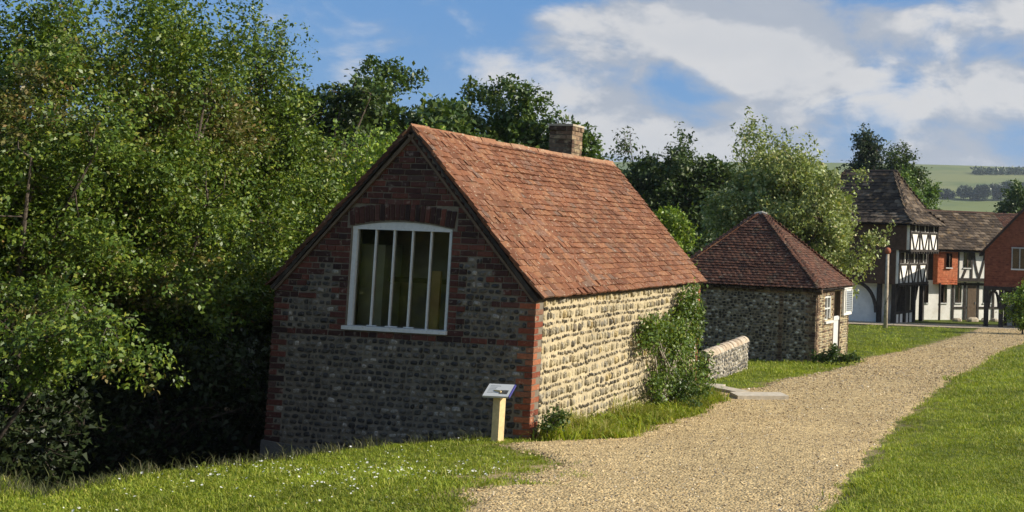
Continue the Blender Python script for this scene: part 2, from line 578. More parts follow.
def path_l(y): return np.interp(y, PL[:, 0], PL[:, 1]) + .035 * noise1(y * 4.0, 3) + np.exp(-((y - 10.6) / 1.6) ** 2) * .10 * noise1(y * 5.5, 8) + .02 * noise1(y * 17.0, 5)
def path_r(y): return np.interp(y, PR[:, 0], PR[:, 1]) + .035 * noise1(y * 3.0, 4) + .02 * noise1(y * 15.0, 6)


def ground_z(x, y):
    x, y = np.asarray(x, float), np.asarray(y, float)
    z = np.interp(y, _t, _z)
    t = np.clip((y - 420) / (1560 - 420), 0, 1)
    hill = (t * t * (3 - 2 * t)) * (104 + 9 * np.clip((x - 150) / 400, -1.5, 1.5) + 2.2 * np.sin(x / 130 + 1) + 1.2 * np.sin(y / 90 + x / 210))
    z = z + hill - np.clip((y - 1560) / 3000, 0, 1) * 60
    sd = np.clip(poly_sd(x, y, DITCH), 0, None)
    z = z - .85 * (1 - np.exp(-sd / 1.5))
    e_ = np.clip((x - path_r(y)) / .30, 0, 1)
    z = z + .075 * e_ * e_ * (3 - 2 * e_) * np.clip((60 - y) / 15, 0, 1)
    near = np.exp(-(np.hypot(x, y - 15) / 40) ** 2)
    z = z + near * (.018 * np.sin(x * 1.7 + y * .6) + .014 * np.sin(y * 2.3 - x * .8))
    return z


def gz(x, y): return float(ground_z(np.array([x]), np.array([y]))[0])


def spread(lo, hi, d, grow, end):
    a = list(np.arange(lo, hi, d))
    s_ = d
    while a[-1] < end:
        s_ *= grow
        a.append(a[-1] + s_)
    return a


gx = spread(0, 14, .28, 1.13, 2600)
gx = np.array([-v for v in gx[:0:-1]] + gx) - 2.0
gy = np.array([-v for v in spread(0, 2, .8, 1.3, 120)[:0:-1]] + spread(0, 40, .28, 1.05, 3600))
GX, GY = np.meshgrid(gx, gy)
GV = np.stack([GX, GY, ground_z(GX, GY)], -1).reshape(-1, 3)
nx, ny = len(gx), len(gy)
ii = (np.arange(ny - 1)[:, None] * nx + np.arange(nx - 1)[None]).ravel()
GF = np.stack([ii, ii + 1, ii + nx + 1, ii + nx], 1)


def ground_material():
    m = bpy.data.materials.new('meadow')
    m.use_nodes = True
    t = m.node_tree
    t.nodes.clear()
    k = NT(t)
    geo = k.n('ShaderNodeNewGeometry')
    pos = geo.outputs['Position']
    sp = k.n('ShaderNodeSeparateXYZ')
    k.l(pos, sp.inputs[0])
    a = k.ramp(k.noise(pos, 1.3, 6, .65), [(.3, (.060, .088, .010)), (.55, (.095, .12, .014)), (.75, (.15, .15, .032))])
    fine_ = k.ramp(k.noise(pos, 38, 4, .7), [(.3, (.45, .5, .4)), (.6, (1.1, 1.1, 1.0)), (.8, (1.5, 1.4, 1.1))])
    near = k.mix(1.0, a, fine_, 'MULTIPLY')
    # leaf litter of the wooded bank, darkened to paint in the hollow's shade
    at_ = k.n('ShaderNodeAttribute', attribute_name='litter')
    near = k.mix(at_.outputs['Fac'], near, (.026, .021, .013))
    bare = k.n('ShaderNodeAttribute', attribute_name='bare')
    bf = k.math('MULTIPLY', bare.outputs['Fac'], k.maprange(k.noise(pos, 2.4, 5, .65), .35, .6))
    near = k.mix(bf, near, (.40, .29, .17))
    # hill pasture
    fld = k.n('ShaderNodeMapping')
    fld.inputs['Scale'].default_value = (.0042, .0030, 0)
    k.l(pos, fld.inputs[0])
    vor = k.n('ShaderNodeTexVoronoi', feature='F1')
    vor.inputs['Scale'].default_value = 1.0
    k.l(fld.outputs[0], vor.inputs['Vector'])
    sv = k.n('ShaderNodeSeparateColor')
    k.l(vor.outputs['Color'], sv.inputs[0])
    far = k.ramp(sv.outputs[0], [(0, (.125, .17, .04)), (.5, (.165, .185, .06)), (1, (.20, .205, .085))])
    far = k.mix(k.maprange(k.noise(pos, .012, 5, .6), .45, .7), far, (.105, .14, .05))
    col = k.mix(k.maprange(sp.outputs[1], 150, 420), near, far)
    p = k.n('ShaderNodeBsdfPrincipled')
    p.inputs['Roughness'].default_value = .9
    p.inputs['Specular IOR Level'].default_value = .15
    k.l(col, p.inputs['Base Color'])
    b = k.n('ShaderNodeBump')
    b.inputs['Strength'].default_value = .7
    b.inputs['Distance'].default_value = .03
    k.l(k.noise(pos, 28, 5, .7), b.inputs['Height'])
    k.l(b.outputs[0], p.inputs['Normal'])
    out = k.n('ShaderNodeOutputMaterial')
    k.l(p.outputs[0], out.inputs[0])
    return m


gm = npmesh('ground', GV, GF, ground_material(), True)
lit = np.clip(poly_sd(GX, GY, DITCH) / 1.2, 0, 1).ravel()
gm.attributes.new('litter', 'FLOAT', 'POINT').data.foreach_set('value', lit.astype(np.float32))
bd = np.minimum(np.abs(GX - path_l(GY)), np.abs(GX - path_r(GY)))
bare = np.clip(1 - bd / .55, 0, 1) * (GY < 60) * (GY > 0)
wedge = np.exp(-(((GX + 2.9) / .8) ** 2 + ((GY - 11.0) / 1.3) ** 2)) * .9
sl_ = np.exp(-(((GX + 1.7) / .9) ** 2 + ((GY - 21.8) / 1.0) ** 2))
bare = np.clip(bare * .8 + wedge + sl_, 0, 1).ravel()
gm.attributes.new('bare', 'FLOAT', 'POINT').data.foreach_set('value', bare.astype(np.float32))
tag(link('ground', gm), kind='structure')

py_ = np.array(spread(-30, 30, .12, 1.03, 65.9))
py_ = py_[py_ < 66]
cols = np.linspace(0, 1, 30)
PXg = path_l(py_)[:, None] * (1 - cols) + path_r(py_)[:, None] * cols
PYg = np.repeat(py_[:, None], 30, 1)
edge = np.minimum(cols, 1 - cols)[None] * (path_r(py_) - path_l(py_))[:, None]
PZg = ground_z(PXg, PYg) + .006 + .022 * np.clip(edge / .12, 0, 1)
n0, n1 = PXg.shape
ii = (np.arange(n0 - 1)[:, None] * n1 + np.arange(n1 - 1)[None]).ravel()


def gravel_material(name, base):
    m = bpy.data.materials.new(name)
    m.use_nodes = True
    t = m.node_tree
    t.nodes.clear()
    k = NT(t)
    geo = k.n('ShaderNodeNewGeometry')
    pos = geo.outputs['Position']
    vo = k.n('ShaderNodeTexVoronoi', feature='F1')
    vo.inputs['Scale'].default_value = 34
    k.l(pos, vo.inputs['Vector'])
    vb = k.n('ShaderNodeTexVoronoi', feature='F1')
    vb.inputs['Scale'].default_value = 11
    k.l(pos, vb.inputs['Vector'])
    sv = k.n('ShaderNodeSeparateColor')
    k.l(vo.outputs['Color'], sv.inputs[0])
    sb = k.n('ShaderNodeSeparateColor')
    k.l(vb.outputs['Color'], sb.inputs[0])
    col = k.ramp(sv.outputs[0], [(0, tuple(c * .55 for c in base)), (.35, tuple(c * .85 for c in base)), (.7, base), (1, tuple(min(1, c * 1.35) for c in base))])
    f = k.maprange(sb.outputs[1], 0, 1, .78, 1.2, False)
    mm = k.n('ShaderNodeVectorMath', operation='SCALE')
    k.l(col, mm.inputs[0])
    k.l(f, mm.inputs['Scale'])
    col = mm.outputs[0]
    col = k.mix(k.maprange(k.noise(pos, .9, 5, .6), .45, .72, 0, .45), col, tuple(c * .72 for c in base))
    p = k.n('ShaderNodeBsdfPrincipled')
    p.inputs['Roughness'].default_value = .9
    p.inputs['Specular IOR Level'].default_value = .2
    k.l(col, p.inputs['Base Color'])
    b = k.n('ShaderNodeBump')
    b.inputs['Strength'].default_value = .9
    b.inputs['Distance'].default_value = .02
    k.l(k.math('ADD', k.math('MULTIPLY', vo.outputs['Distance'], -1.0), k.math('MULTIPLY', k.noise(pos, 9, 6, .7), .15)), b.inputs['Height'])
    k.l(b.outputs[0], p.inputs['Normal'])
    out = k.n('ShaderNodeOutputMaterial')
    k.l(p.outputs[0], out.inputs[0])
    return m


GRAV = gravel_material('gravel', (.51, .38, .19))
pm = npmesh('gravel_path', np.stack([PXg, PYg, PZg], -1).reshape(-1, 3), np.stack([ii, ii + 1, ii + n1 + 1, ii + n1], 1), GRAV, True)
tag(link('gravel_path', pm), kind='structure')

rx = np.linspace(-14, 44, 120)
V, F = [], []
for i, x in enumerate(rx):
    y0 = 61.2 + .12 * math.sin(x * .7) + .03 * x
    for j in range(6):
        y = y0 + j * .75
        V.append((x, y, gz(x, y) + .035))
for i in range(len(rx) - 1):
    for j in range(5):
        a = i * 6 + j
        F.append((a, a + 6, a + 7, a + 1))
tag(link('road', npmesh('road', np.array(V), np.array(F), gravel_material('road_gravel', (.44, .36, .25)), True)), kind='structure')

# ------------------------------------------------------------------ the main cottage
HH, AX, AY = -0.1977, -3.3452, 13.9133
EZ, RISE, HALF, LEN = 1.704, 2.053, 1.85, 6.73
house = thing('cottage', (AX, AY, 0), HH, 'brick and flint cottage with steep orange red tiled roof and large arched window', 'cottage')
ca, sa = math.cos(HH), math.sin(HH)
CL = Vector((ca * -AX + sa * -AY, -sa * -AX + ca * -AY, CAM_Z))      # camera in the cottage's own frame
near_key = lambda p: (p - CL).length


def ztop(x): return EZ + (HALF - abs(x + HALF)) * RISE / HALF - .075


XL, XR = -3.618, -.082
OX0, OX1, OZ0, OZ1, ARCH = -2.605, -1.235, 1.205, 2.485, .072
OXC = (OX0 + OX1) / 2


def arch_z(x): return OZ1 + ARCH * (1 - ((x - OXC) / ((OX1 - OX0) / 2)) ** 2)


gw = MB()
Y0, Y1 = .064, .30
gw.prism([(XL, -1.3), (OX0, -1.3), (OX0, ztop(OX0)), (XL, ztop(XL))], Y0, Y1)
gw.prism([(OX1, -1.3), (XR, -1.3), (XR, ztop(XR)), (OX1, ztop(OX1))], Y0, Y1)
gw.prism([(OX0, -1.3), (OX1, -1.3), (OX1, OZ0), (OX0, OZ0)], Y0, Y1)
ap = [(OX0 + (OX1 - OX0) * i / 10, arch_z(OX0 + (OX1 - OX0) * i / 10)) for i in range(11)]
gw.prism(ap + [(OX1, ztop(OX1)), (-HALF, ztop(-HALF)), (OX0, ztop(OX0))], Y0, Y1)
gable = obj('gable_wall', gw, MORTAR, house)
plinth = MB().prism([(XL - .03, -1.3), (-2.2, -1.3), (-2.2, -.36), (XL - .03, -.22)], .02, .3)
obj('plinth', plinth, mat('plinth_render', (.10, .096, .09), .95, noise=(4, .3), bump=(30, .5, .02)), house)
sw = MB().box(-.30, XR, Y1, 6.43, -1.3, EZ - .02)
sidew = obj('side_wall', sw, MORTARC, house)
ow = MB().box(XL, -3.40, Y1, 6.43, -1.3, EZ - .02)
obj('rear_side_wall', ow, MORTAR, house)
bw = MB().prism([(XL, -1.3), (XR, -1.3), (XR, ztop(XR)), (-HALF, ztop(-HALF)), (XL, ztop(XL))], 6.43, 6.67)
obj('rear_gable_wall', bw, MORTAR, house)

bricks = Pieces('brick', UB, BRICK, gable, 300, None, 'further_bricks')
UC = [MB().box(-.5 + random.uniform(0, .02), .5 - random.uniform(0, .02), -.5, .5, -.5 + random.uniform(0, .06), .5 - random.uniform(0, .06)) for _ in range(5)]
corner = Pieces('quoin_brick', UC, BRICKO, sidew, 300)
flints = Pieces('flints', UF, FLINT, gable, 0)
PITCHZ = .0752


def put_brick(x0, x1, zc, hgt=.064):
    wd = x1 - x0
    if wd < .035: return
    d = .058 + random.uniform(-.006, .006)
    a = random.uniform(-.012, .012)
    bricks.put(basis(((x0 + x1) / 2, Y0 + .045, zc + random.uniform(-.003, .003)), (wd, 0, wd * a), (0, d, 0), (-hgt * a, 0, hgt)))


def fill_bricks(x0, x1, zc, par):
    x = x0
    first = True
    while x < x1 - .03:
        wd = .214 if random.random() < .62 else .104
        if first and par: wd = .104
        first = False
        e = min(x + wd, x1)
        if x1 - e < .05: e = x1
        put_brick(x, e, zc)
        x = e + .011


def fill_flints(x0, x1, zc, hgt, pcs, wmin=.045, wmax=.13, yb=Y0 + .03, dep=(.040, .058)):
    x = x0
    while x < x1 - .03:
        wd = random.uniform(wmin, wmax)
        if x + wd > x1: wd = x1 - x
        if wd > .03:
            hh = hgt * random.uniform(.80, 1.08)
            a = random.uniform(-.2, .2)
            ww = wd - random.uniform(.0, .010)
            pcs.put(basis((x + wd / 2, yb, zc + random.uniform(-.008, .008) + .008 * math.sin(x * 1.7 + zc * 3)), (ww, 0, ww * a), (0, random.uniform(*dep), 0), (-hh * a, 0, hh)))
        x += wd


k = 0
z = -.62
while z < 3.72:
    zc = z + PITCHZ / 2
    par = k % 2
    lx, ly = (.214, .104) if par else (.104, .214)
    # quoins at the four corners
    if zc < EZ - .1:
        for (cx, sgx) in ((-.07, -1), (-3.63, 1)):
            for (cy, sgy) in ((.05, 1), (6.68, -1)):
                if sgx == 1 and sgy == -1: continue
                q = corner if cx == -.07 else bricks
                mx = basis((cx + sgx * lx / 2, cy + sgy * ly / 2, zc + random.uniform(-.002, .002)), (lx, 0, 0), (0, ly, 0), (0, 0, .064))
                if q is corner: corner.put(mx)
                else: bricks.put(basis((cx + lx / 2, .05 + .058, zc), (lx, 0, 0), (0, .058, 0), (0, 0, .064)))
        rl, rr = -3.63 + lx + .011, -.07 - lx - .011
    else:
        hw = HALF - (zc + .045 - (EZ - .075)) * HALF / RISE
        if hw < .05: break
        rl, rr = max(-HALF - hw, -3.60), min(-HALF + hw, -.10)
    segs = []                                   # (x0, x1, kind)
    if 1.085 < zc < 1.165:
        segs = [(rl, rr, 'b')]
    elif zc < 1.09:
        segs = [(rl, rr, 'f')]
    else:
        rake = (.36 if par else .22) if zc > 1.55 else 0.0
        if zc > 1.75: rake += .10
        jw = .104 if par else .214
        if zc > 2.36:
            segs = [(rl, rr, 'b')]
        else:
            a, b = rl + rake, OX0 - .012 - jw
            if b - a > .12: segs = [(rl, a, 'b'), (a, b, 'f'), (b, OX0 - .012, 'b')]
            else: segs = [(rl, OX0 - .012, 'b')]
            a, b = OX1 + .012 + jw, rr - rake
            if b - a > .12: segs += [(OX1 + .012, a, 'b'), (a, b, 'f'), (b, rr, 'b')]
            else: segs += [(OX1 + .012, rr, 'b')]
    out = []
    for (a, b, t_) in segs:                      # leave the opening and its arch free
        if zc < 2.80 and zc > 1.19:
            lo, hi = OX0 - .012, OX1 + .012
            top = arch_z(OXC) + .215
            if zc > 2.47: lo, hi = OX0 - .07, OX1 + .07
            if zc - .03 < top:
                if a < lo < b or a < hi < b or (lo <= a and b <= hi):
                    if a < lo: out.append((a, lo, t_))
                    if b > hi: out.append((hi, b, t_))
                    continue
        out.append((a, b, t_))
    for (a, b, t_) in out:
        if b - a < .035: continue
        if t_ == 'b': fill_bricks(a, b, zc, par)
        else: fill_flints(a, b, zc, .068, flints)
    z += PITCHZ
    k += 1
# soldier arch over the window
nv = 21
for i in range(nv):
    t_ = (i + .5) / nv
    x = OX0 - .03 + (OX1 - OX0 + .06) * t_
    zi = arch_z(min(max(x, OX0), OX1))
    an = (x - OXC) * .16
    bricks.put(basis((x + an * .11, Y0 + .045, zi + .118), (.058, 0, -.058 * an), (0, .06, 0), (.205 * an, 0, .205)))
bricks.flush()
flints.flush()

# sunny side wall: rows of tall flints between rows of small slanting ones
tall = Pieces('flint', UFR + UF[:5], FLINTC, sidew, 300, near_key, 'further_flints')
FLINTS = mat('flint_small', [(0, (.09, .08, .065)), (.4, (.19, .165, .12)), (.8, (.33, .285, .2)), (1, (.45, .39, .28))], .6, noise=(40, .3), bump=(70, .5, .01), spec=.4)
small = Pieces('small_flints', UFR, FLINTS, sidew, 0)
z = -.5
row = 0
while z < EZ - .10:
    tl = row % 2 == 0
    hgt = .122 if tl else .058
    y = .27
    while y < 6.44:
        wd = random.uniform(.055, .115) if tl else random.uniform(.040, .070)
        a = random.uniform(-.2, .2) if tl else random.uniform(.2, .75)
        hh = hgt * (random.uniform(.80, 1.02) if tl else random.uniform(.75, 1.05))
        ww = wd * (random.uniform(.74, .95) if tl else random.uniform(.5, .75))
        zc = z + hgt / 2 + .016 * math.sin(y * .9 + row * .35) + .008 * math.sin(y * 2.7 + row) + random.gauss(0, .007)
        (tall if tl else small).put(basis((XR - .035, y + wd / 2, zc), (0, ww, ww * a * .3), (-random.uniform(.040, .075), 0, 0), (0, -hh * a * .6, hh)))
        y += wd + random.uniform(.0, .010)
    z += hgt + .004
    row += 1
tall.flush()
small.flush()
corner.flush()

# window
win = link('window', MB().box(OX0, OX1, .20, .22, OZ0 - .0, OZ0 + .02).mesh('window', WHITEW), house)
tag(win, 'tall white framed window with four upright bars and a shallow arched head')
fr = MB()
FY0, FY1 = .085, .155
obj('stile', MB().box(OX0 + .002, OX0 + .062, FY0, FY1, OZ0 + .045, OZ1 + .005), WHITEW, win)
obj('stile', MB().box(OX1 - .046, OX1 - .002, FY0, FY1, OZ0 + .045, OZ1 + .005), WHITEW, win)
hd = [(OX0 + .002, OZ1 - .035)] + [(OX1 - .002, OZ1 - .035)] + [(p[0], p[1] - .003) for p in reversed(ap)]
obj('head', MB().prism(hd, FY0 - .006, FY1 + .004), WHITEW, win)
obj('sill', MB().box(OX0 - .03, OX1 + .02, .012, FY1, OZ0 - .002, OZ0 + .043), WHITEW, win)
mw = .019
xs = [OX0 + .062 + (OX1 - OX0 - .108) * i / 5 for i in range(6)]
for i in range(1, 5):
    obj('bar', MB().box(xs[i] - mw / 2, xs[i] + mw / 2, FY0 + .008, FY1 - .01, OZ0 + .043, OZ1 - .03), WHITEW, win)
for i in range(5):
    obj('pane', MB().box(xs[i] + .012, xs[i + 1] - .012, .118, .122, OZ0 + .045, OZ1 - .035), GLASS, win)
for (a, b) in ((1, .10), (2, .13), (3, .10)):
    obj('stay', MB().box(xs[a] - .03, xs[a] + b, .060, .078, OZ0 + .050, OZ0 + .062), WHITEW, win)
# what shows through the glass
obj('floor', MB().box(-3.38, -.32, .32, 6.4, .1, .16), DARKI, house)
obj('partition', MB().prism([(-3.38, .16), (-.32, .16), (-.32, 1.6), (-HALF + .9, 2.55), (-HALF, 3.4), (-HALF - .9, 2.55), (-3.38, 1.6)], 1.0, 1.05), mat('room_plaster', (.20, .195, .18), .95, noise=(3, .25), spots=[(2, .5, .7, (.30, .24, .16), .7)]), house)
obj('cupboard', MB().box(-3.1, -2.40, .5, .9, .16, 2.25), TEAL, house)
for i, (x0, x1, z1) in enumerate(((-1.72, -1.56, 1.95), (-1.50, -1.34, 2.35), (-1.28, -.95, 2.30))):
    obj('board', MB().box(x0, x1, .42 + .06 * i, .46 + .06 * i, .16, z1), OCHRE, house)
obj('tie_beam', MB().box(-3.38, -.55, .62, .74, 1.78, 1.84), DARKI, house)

# roof
SL = math.hypot(HALF, RISE)
sx, sz = HALF / SL, RISE / SL
deck = MB()
for sg in (1, -1):
    # right slope rises towards -x, left slope towards +x
    x_e = 0.0 if sg == 1 else -2 * HALF
    n_ = Vector((sz * sg, 0, sx))
    e = Vector((x_e, 0, EZ)) - n_ * .036
    t_ = Vector((-HALF, 0, EZ + RISE)) - n_ * .036
    e2, t2 = e - n_ * .05, t_ - n_ * .05
    t2.x = -HALF
    t_.x = -HALF
    pts = [(p.x, p.z) for p in (e, t_, t2, e2)]
    if sg == -1: pts = pts[::-1]
    deck.prism(pts, .012, LEN - .012)
roof = obj('roof', deck, OAK, house)
tag(roof, 'steep orange red plain tiled roof with pale ridge')


def tile_slope(pcs, origin, across, s_, n_, length, slope_len, gauge, tw, tl_, clip=None, lift=.042, thick=.026, jit=1.0):
    rows = int(slope_len / gauge)
    across, s_, n_ = Vector(across), Vector(s_), Vector(n_)
    for r_ in range(rows + 1):
        t0 = r_ * gauge - .025
        if t0 + gauge * .5 > slope_len: break
        sag = .006 * math.sin(r_ * .9)
        x = -tw / 2 if r_ % 2 else 0.0
        while x < length - .01:
            a, b = max(x, 0), min(x + tw, length)
            x += tw
            if clip:
                ab = clip(t0 + gauge * .5, a, b)
                if ab is None: continue
                a, b = ab
            if b - a < .03: continue
            rot = random.gauss(0, .006 * jit)
            lf = abs(random.gauss(0, .003 * jit)) + (random.random() < .05) * .008 * jit
            tail = random.gauss(0, .004 * jit)
            w_ = (b - a) - .003
            ax = (across + s_ * rot) * w_
            ay = (s_ - across * rot) * min(tl_, max(slope_len - t0, .05)) - n_ * (lift + lf)
            p = Vector(origin) + across * ((a + b) / 2) + s_ * (t0 + tail) + n_ * (lift + lf - .036 + sag * math.sin(a * .8) - .012 * jit * math.sin(math.pi * min(max(a / length, 0), 1)) * math.sin(math.pi * min(t0 / slope_len, 1)))
            pcs.put(basis(p, ax, ay, n_ * thick))


tiles = Pieces('roof_tile', UT, TILE, roof, 300, near_key, 'further_roof_tiles')
tile_slope(tiles, (0, 0, EZ), (0, 1, 0), (-sx, 0, sz), (sz, 0, sx), LEN, SL - .04, .098, .166, .265)
tiles.flush()
tl2 = Pieces('roof_tile', UT, TILED, roof, 0, None, 'rear_roof_tiles')
tile_slope(tl2, (-2 * HALF, LEN, EZ), (0, -1, 0), (sx, 0, sz), (-sz, 0, sx), LEN, SL - .04, .098, .166, .265)
tl2.flush()


def unit_ridge(seed, r0=.115, th=.016):
    r = random.Random(seed)
    v, f = [], []
    n = 8
    for y in (0, 1):
        for rr_ in (r0, r0 - th):
            for i in range(n):
                a = math.radians(8 + 164 * i / (n - 1))
                v.append((math.cos(a) * rr_ * 1.12, y, math.sin(a) * rr_ * (.82 + r.uniform(-.02, .02))))
    for i in range(n - 1):
        f += [(i, i + 1, 2 * n + i + 1, 2 * n + i), (n + i, 3 * n + i, 3 * n + i + 1, n + i + 1), (i, n + i, n + i + 1, i + 1), (2 * n + i, 2 * n + i + 1, 3 * n + i + 1, 3 * n + i)]
    return MB().add(v, f)


def unit_angle_ridge(seed):
    r = random.Random(seed)
    leg, th = .165, .018
    out = [(sx * leg, -sz * leg), (sx * .05, -sz * .05 + .004), (0, .018), (-sx * .05, -sz * .05 + .004), (-sx * leg, -sz * leg)]
    inn = [(x * .96, z_ - th * 1.4) for x, z_ in out]
    n = len(out)
    v, f = [], []
    for y in (0, 1):
        for pts in (out, inn):
            for (x, z_) in pts: v.append((x, y + (r.uniform(-.02, .02) if y == 0 else 0), z_ + r.uniform(-.002, .002)))
    for i in range(n - 1):
        f += [(i, i + 1, 2 * n + i + 1, 2 * n + i), (n + i, 3 * n + i, 3 * n + i + 1, n + i + 1), (i, n + i, n + i + 1, i + 1), (2 * n + i, 2 * n + i + 1, 3 * n + i + 1, 3 * n + i)]
    f += [(0, 2 * n, 3 * n, n), (n - 1, 2 * n - 1, 4 * n - 1, 3 * n - 1)]
    return MB().add(v, f)


UR = [unit_angle_ridge(i) for i in range(4)]
rid = Pieces('ridge_tile', UR, TILEO, roof, 40)
nr = 15
for i in range(nr):
    l_ = (LEN + .02) / nr
    y0 = -.01 + i * l_
    rid.put(basis((-HALF + random.gauss(0, .004), y0 + .004, EZ + RISE + .012 + random.gauss(0, .004) - .02 * math.sin(math.pi * (i + .5) / nr)), (1, random.gauss(0, .02), 0), (0, l_ - .010, random.gauss(0, .004)), (0, 0, 1)))
rid.flush()
# verges: tile undercloak and a pale mortar fillet under it
for sg in (1, -1):
    x_e = .0 if sg == 1 else -2 * HALF
    n_ = Vector((sz * sg, 0, sx))
    p0 = Vector((x_e, .035, EZ)) - n_ * .105
    p1 = Vector((-HALF, .035, EZ + RISE)) - n_ * .105
    p0.y = p1.y = .030
    d_ = (p1 - p0).normalized()
    obj('verge_board', MB().bar(p0 + d_ * .02, p1 - d_ * .06, .030, .030, (0, -1, 0)), OAKB, roof)

# chimney
CX0, CX1, CY0, CY1, CT = -2.30, -1.885, 4.98, 5.40, 4.27
chim = obj('chimney', MB().box(CX0 + .012, CX1 - .012, CY0 + .012, CY1 - .012, 3.1, CT - .01), MORTAR, house)
cb = Pieces('chimney_brick', UC, BRICKD, chim, 300)
z = 3.3
i = 0
while z < CT - .06:
    s0 = CX1 - CX0
    lb, wb = s0 - .104 - .011, .104
    ex = .012 if z > CT - .16 else 0
    zc = z + .036
    g_ = ((CX0 + lb / 2 - ex, CY0 + wb / 2 - ex, lb, wb), (CX1 - wb / 2 + ex, CY0 + lb / 2 - ex, wb, lb), (CX1 - lb / 2 + ex, CY1 - wb / 2 + ex, lb, wb), (CX0 + wb / 2 - ex, CY1 - lb / 2 + ex, wb, lb))
    if i % 2: g_ = tuple((CX0 + CX1 - a[0], a[1], a[2], a[3]) for a in g_)
    for (x, y, a, b) in g_:
        j = random.gauss(0, .004)
        nh = 2 if random.random() < .6 else 1          # long ones often show as two headers
        cb.put(basis((x + j, y + random.gauss(0, .004), zc), (a, random.gauss(0, .004), 0), (0, b, 0), (0, 0, .064)))
    z += .0735
    i += 1
cb.flush()
obj('cap', MB().prism([(CX0 - .02, CY0 - .01), (CX1 + .01, CY0 - .02), (CX1 + .02, CY1 + .01), (CX0 - .01, CY1 + .02)], CT - .012, CT + .022, 'z'), STONE, chim)
obj('downpipe', MB().tube([(-.035, 6.33, .0), (-.035, 6.33, 1.5), (-.02, 6.33, 1.62)], [.022, .022, .022], 8), PIPE, house)

# ------------------------------------------------------------------ hipped roofs


def trap_tiles(pcs, BL, BR, TR, TL, gauge, tw, tl_, **kw):
    BL, BR, TR, TL = map(Vector, (BL, BR, TR, TL))
    ac = (BR - BL)
    ln = ac.length
    ac.normalize()
    n_ = ac.cross((TL + TR) / 2 - (BL + BR) / 2).normalized()
    s_ = n_.cross(ac).normalized()
    sl = (TL - BL).dot(s_)
    ml, mr = (TL - BL).dot(ac), (TR - BR).dot(ac)
    def clip(t_, a, b):
        a, b = max(a, ml * t_ / sl), min(b, ln + mr * t_ / sl)
        return (a, b) if b - a > .02 else None
    tile_slope(pcs, BL, ac, s_, n_, ln, sl + gauge * .4, gauge, tw, tl_, clip, **kw)


def rect(x0, x1, y0, y1, z): return [(x0, y0, z), (x1, y0, z), (x1, y1, z), (x0, y1, z)]


def hip_roof(parent, levels, m, gauge, tw, tl_, deckm=OAK, name='roof', tname='roof_tiles', **kw):
    dk = MB()
    for a, b in zip(levels, levels[1:]):
        for i in range(4):
            j = (i + 1) % 4
            dk.add([Vector(p) - Vector((0, 0, .05)) for p in (a[i], a[j], b[j], b[i])], [(0, 1, 2, 3)])
    a = levels[0]
    dk.add([Vector(p) - Vector((0, 0, .10)) for p in a], [(3, 2, 1, 0)])
    rf = obj(name, dk, deckm, parent)
    pcs = Pieces(tname, UT, m, rf, 0)
    for a, b in zip(levels, levels[1:]):
        for i in range(4):
            j = (i + 1) % 4
            trap_tiles(pcs, a[i], a[j], b[j], b[i], gauge, tw, tl_, **kw)
    pcs.flush()
    return rf


def bonnets(rf, p, q, m, n, r0, name='hip_tile'):
    p, q = Vector(p), Vector(q)
    d = (q - p) / n
    sd = d.normalized().cross(Vector((0, 0, 1))).normalized()
    upn = sd.cross(d.normalized())
    me = unit_ridge(7, r0, .014).mesh(name, m)
    for i in range(n):
        o = p + d * i - upn * (r0 * .45)
        k_ = 1 + random.uniform(-.08, .08)
        link(name, me, rf, basis(o, sd * k_, d * 1.25 + upn * (-.035), upn * k_))


# ------------------------------------------------------------------ the small flint hut
hut = thing('flint_hut', (0.02, 33.0, 0), -.297, 'small square flint hut with hipped dark red tiled roof and white door', 'hut')
hw = MB()
hw.box(-4.88, -.12, .12, .40, -1.6, 1.06)
hw.box(-4.88, -.12, 3.2, 3.48, -1.6, 1.06)
hw.box(-4.88, -4.6, .40, 3.2, -1.6, 1.06)
front = obj('front_wall', hw, mat('mortar_brown', (.30, .245, .17), .95, noise=(7, .25), bump=(70, .6, .008)), hut)
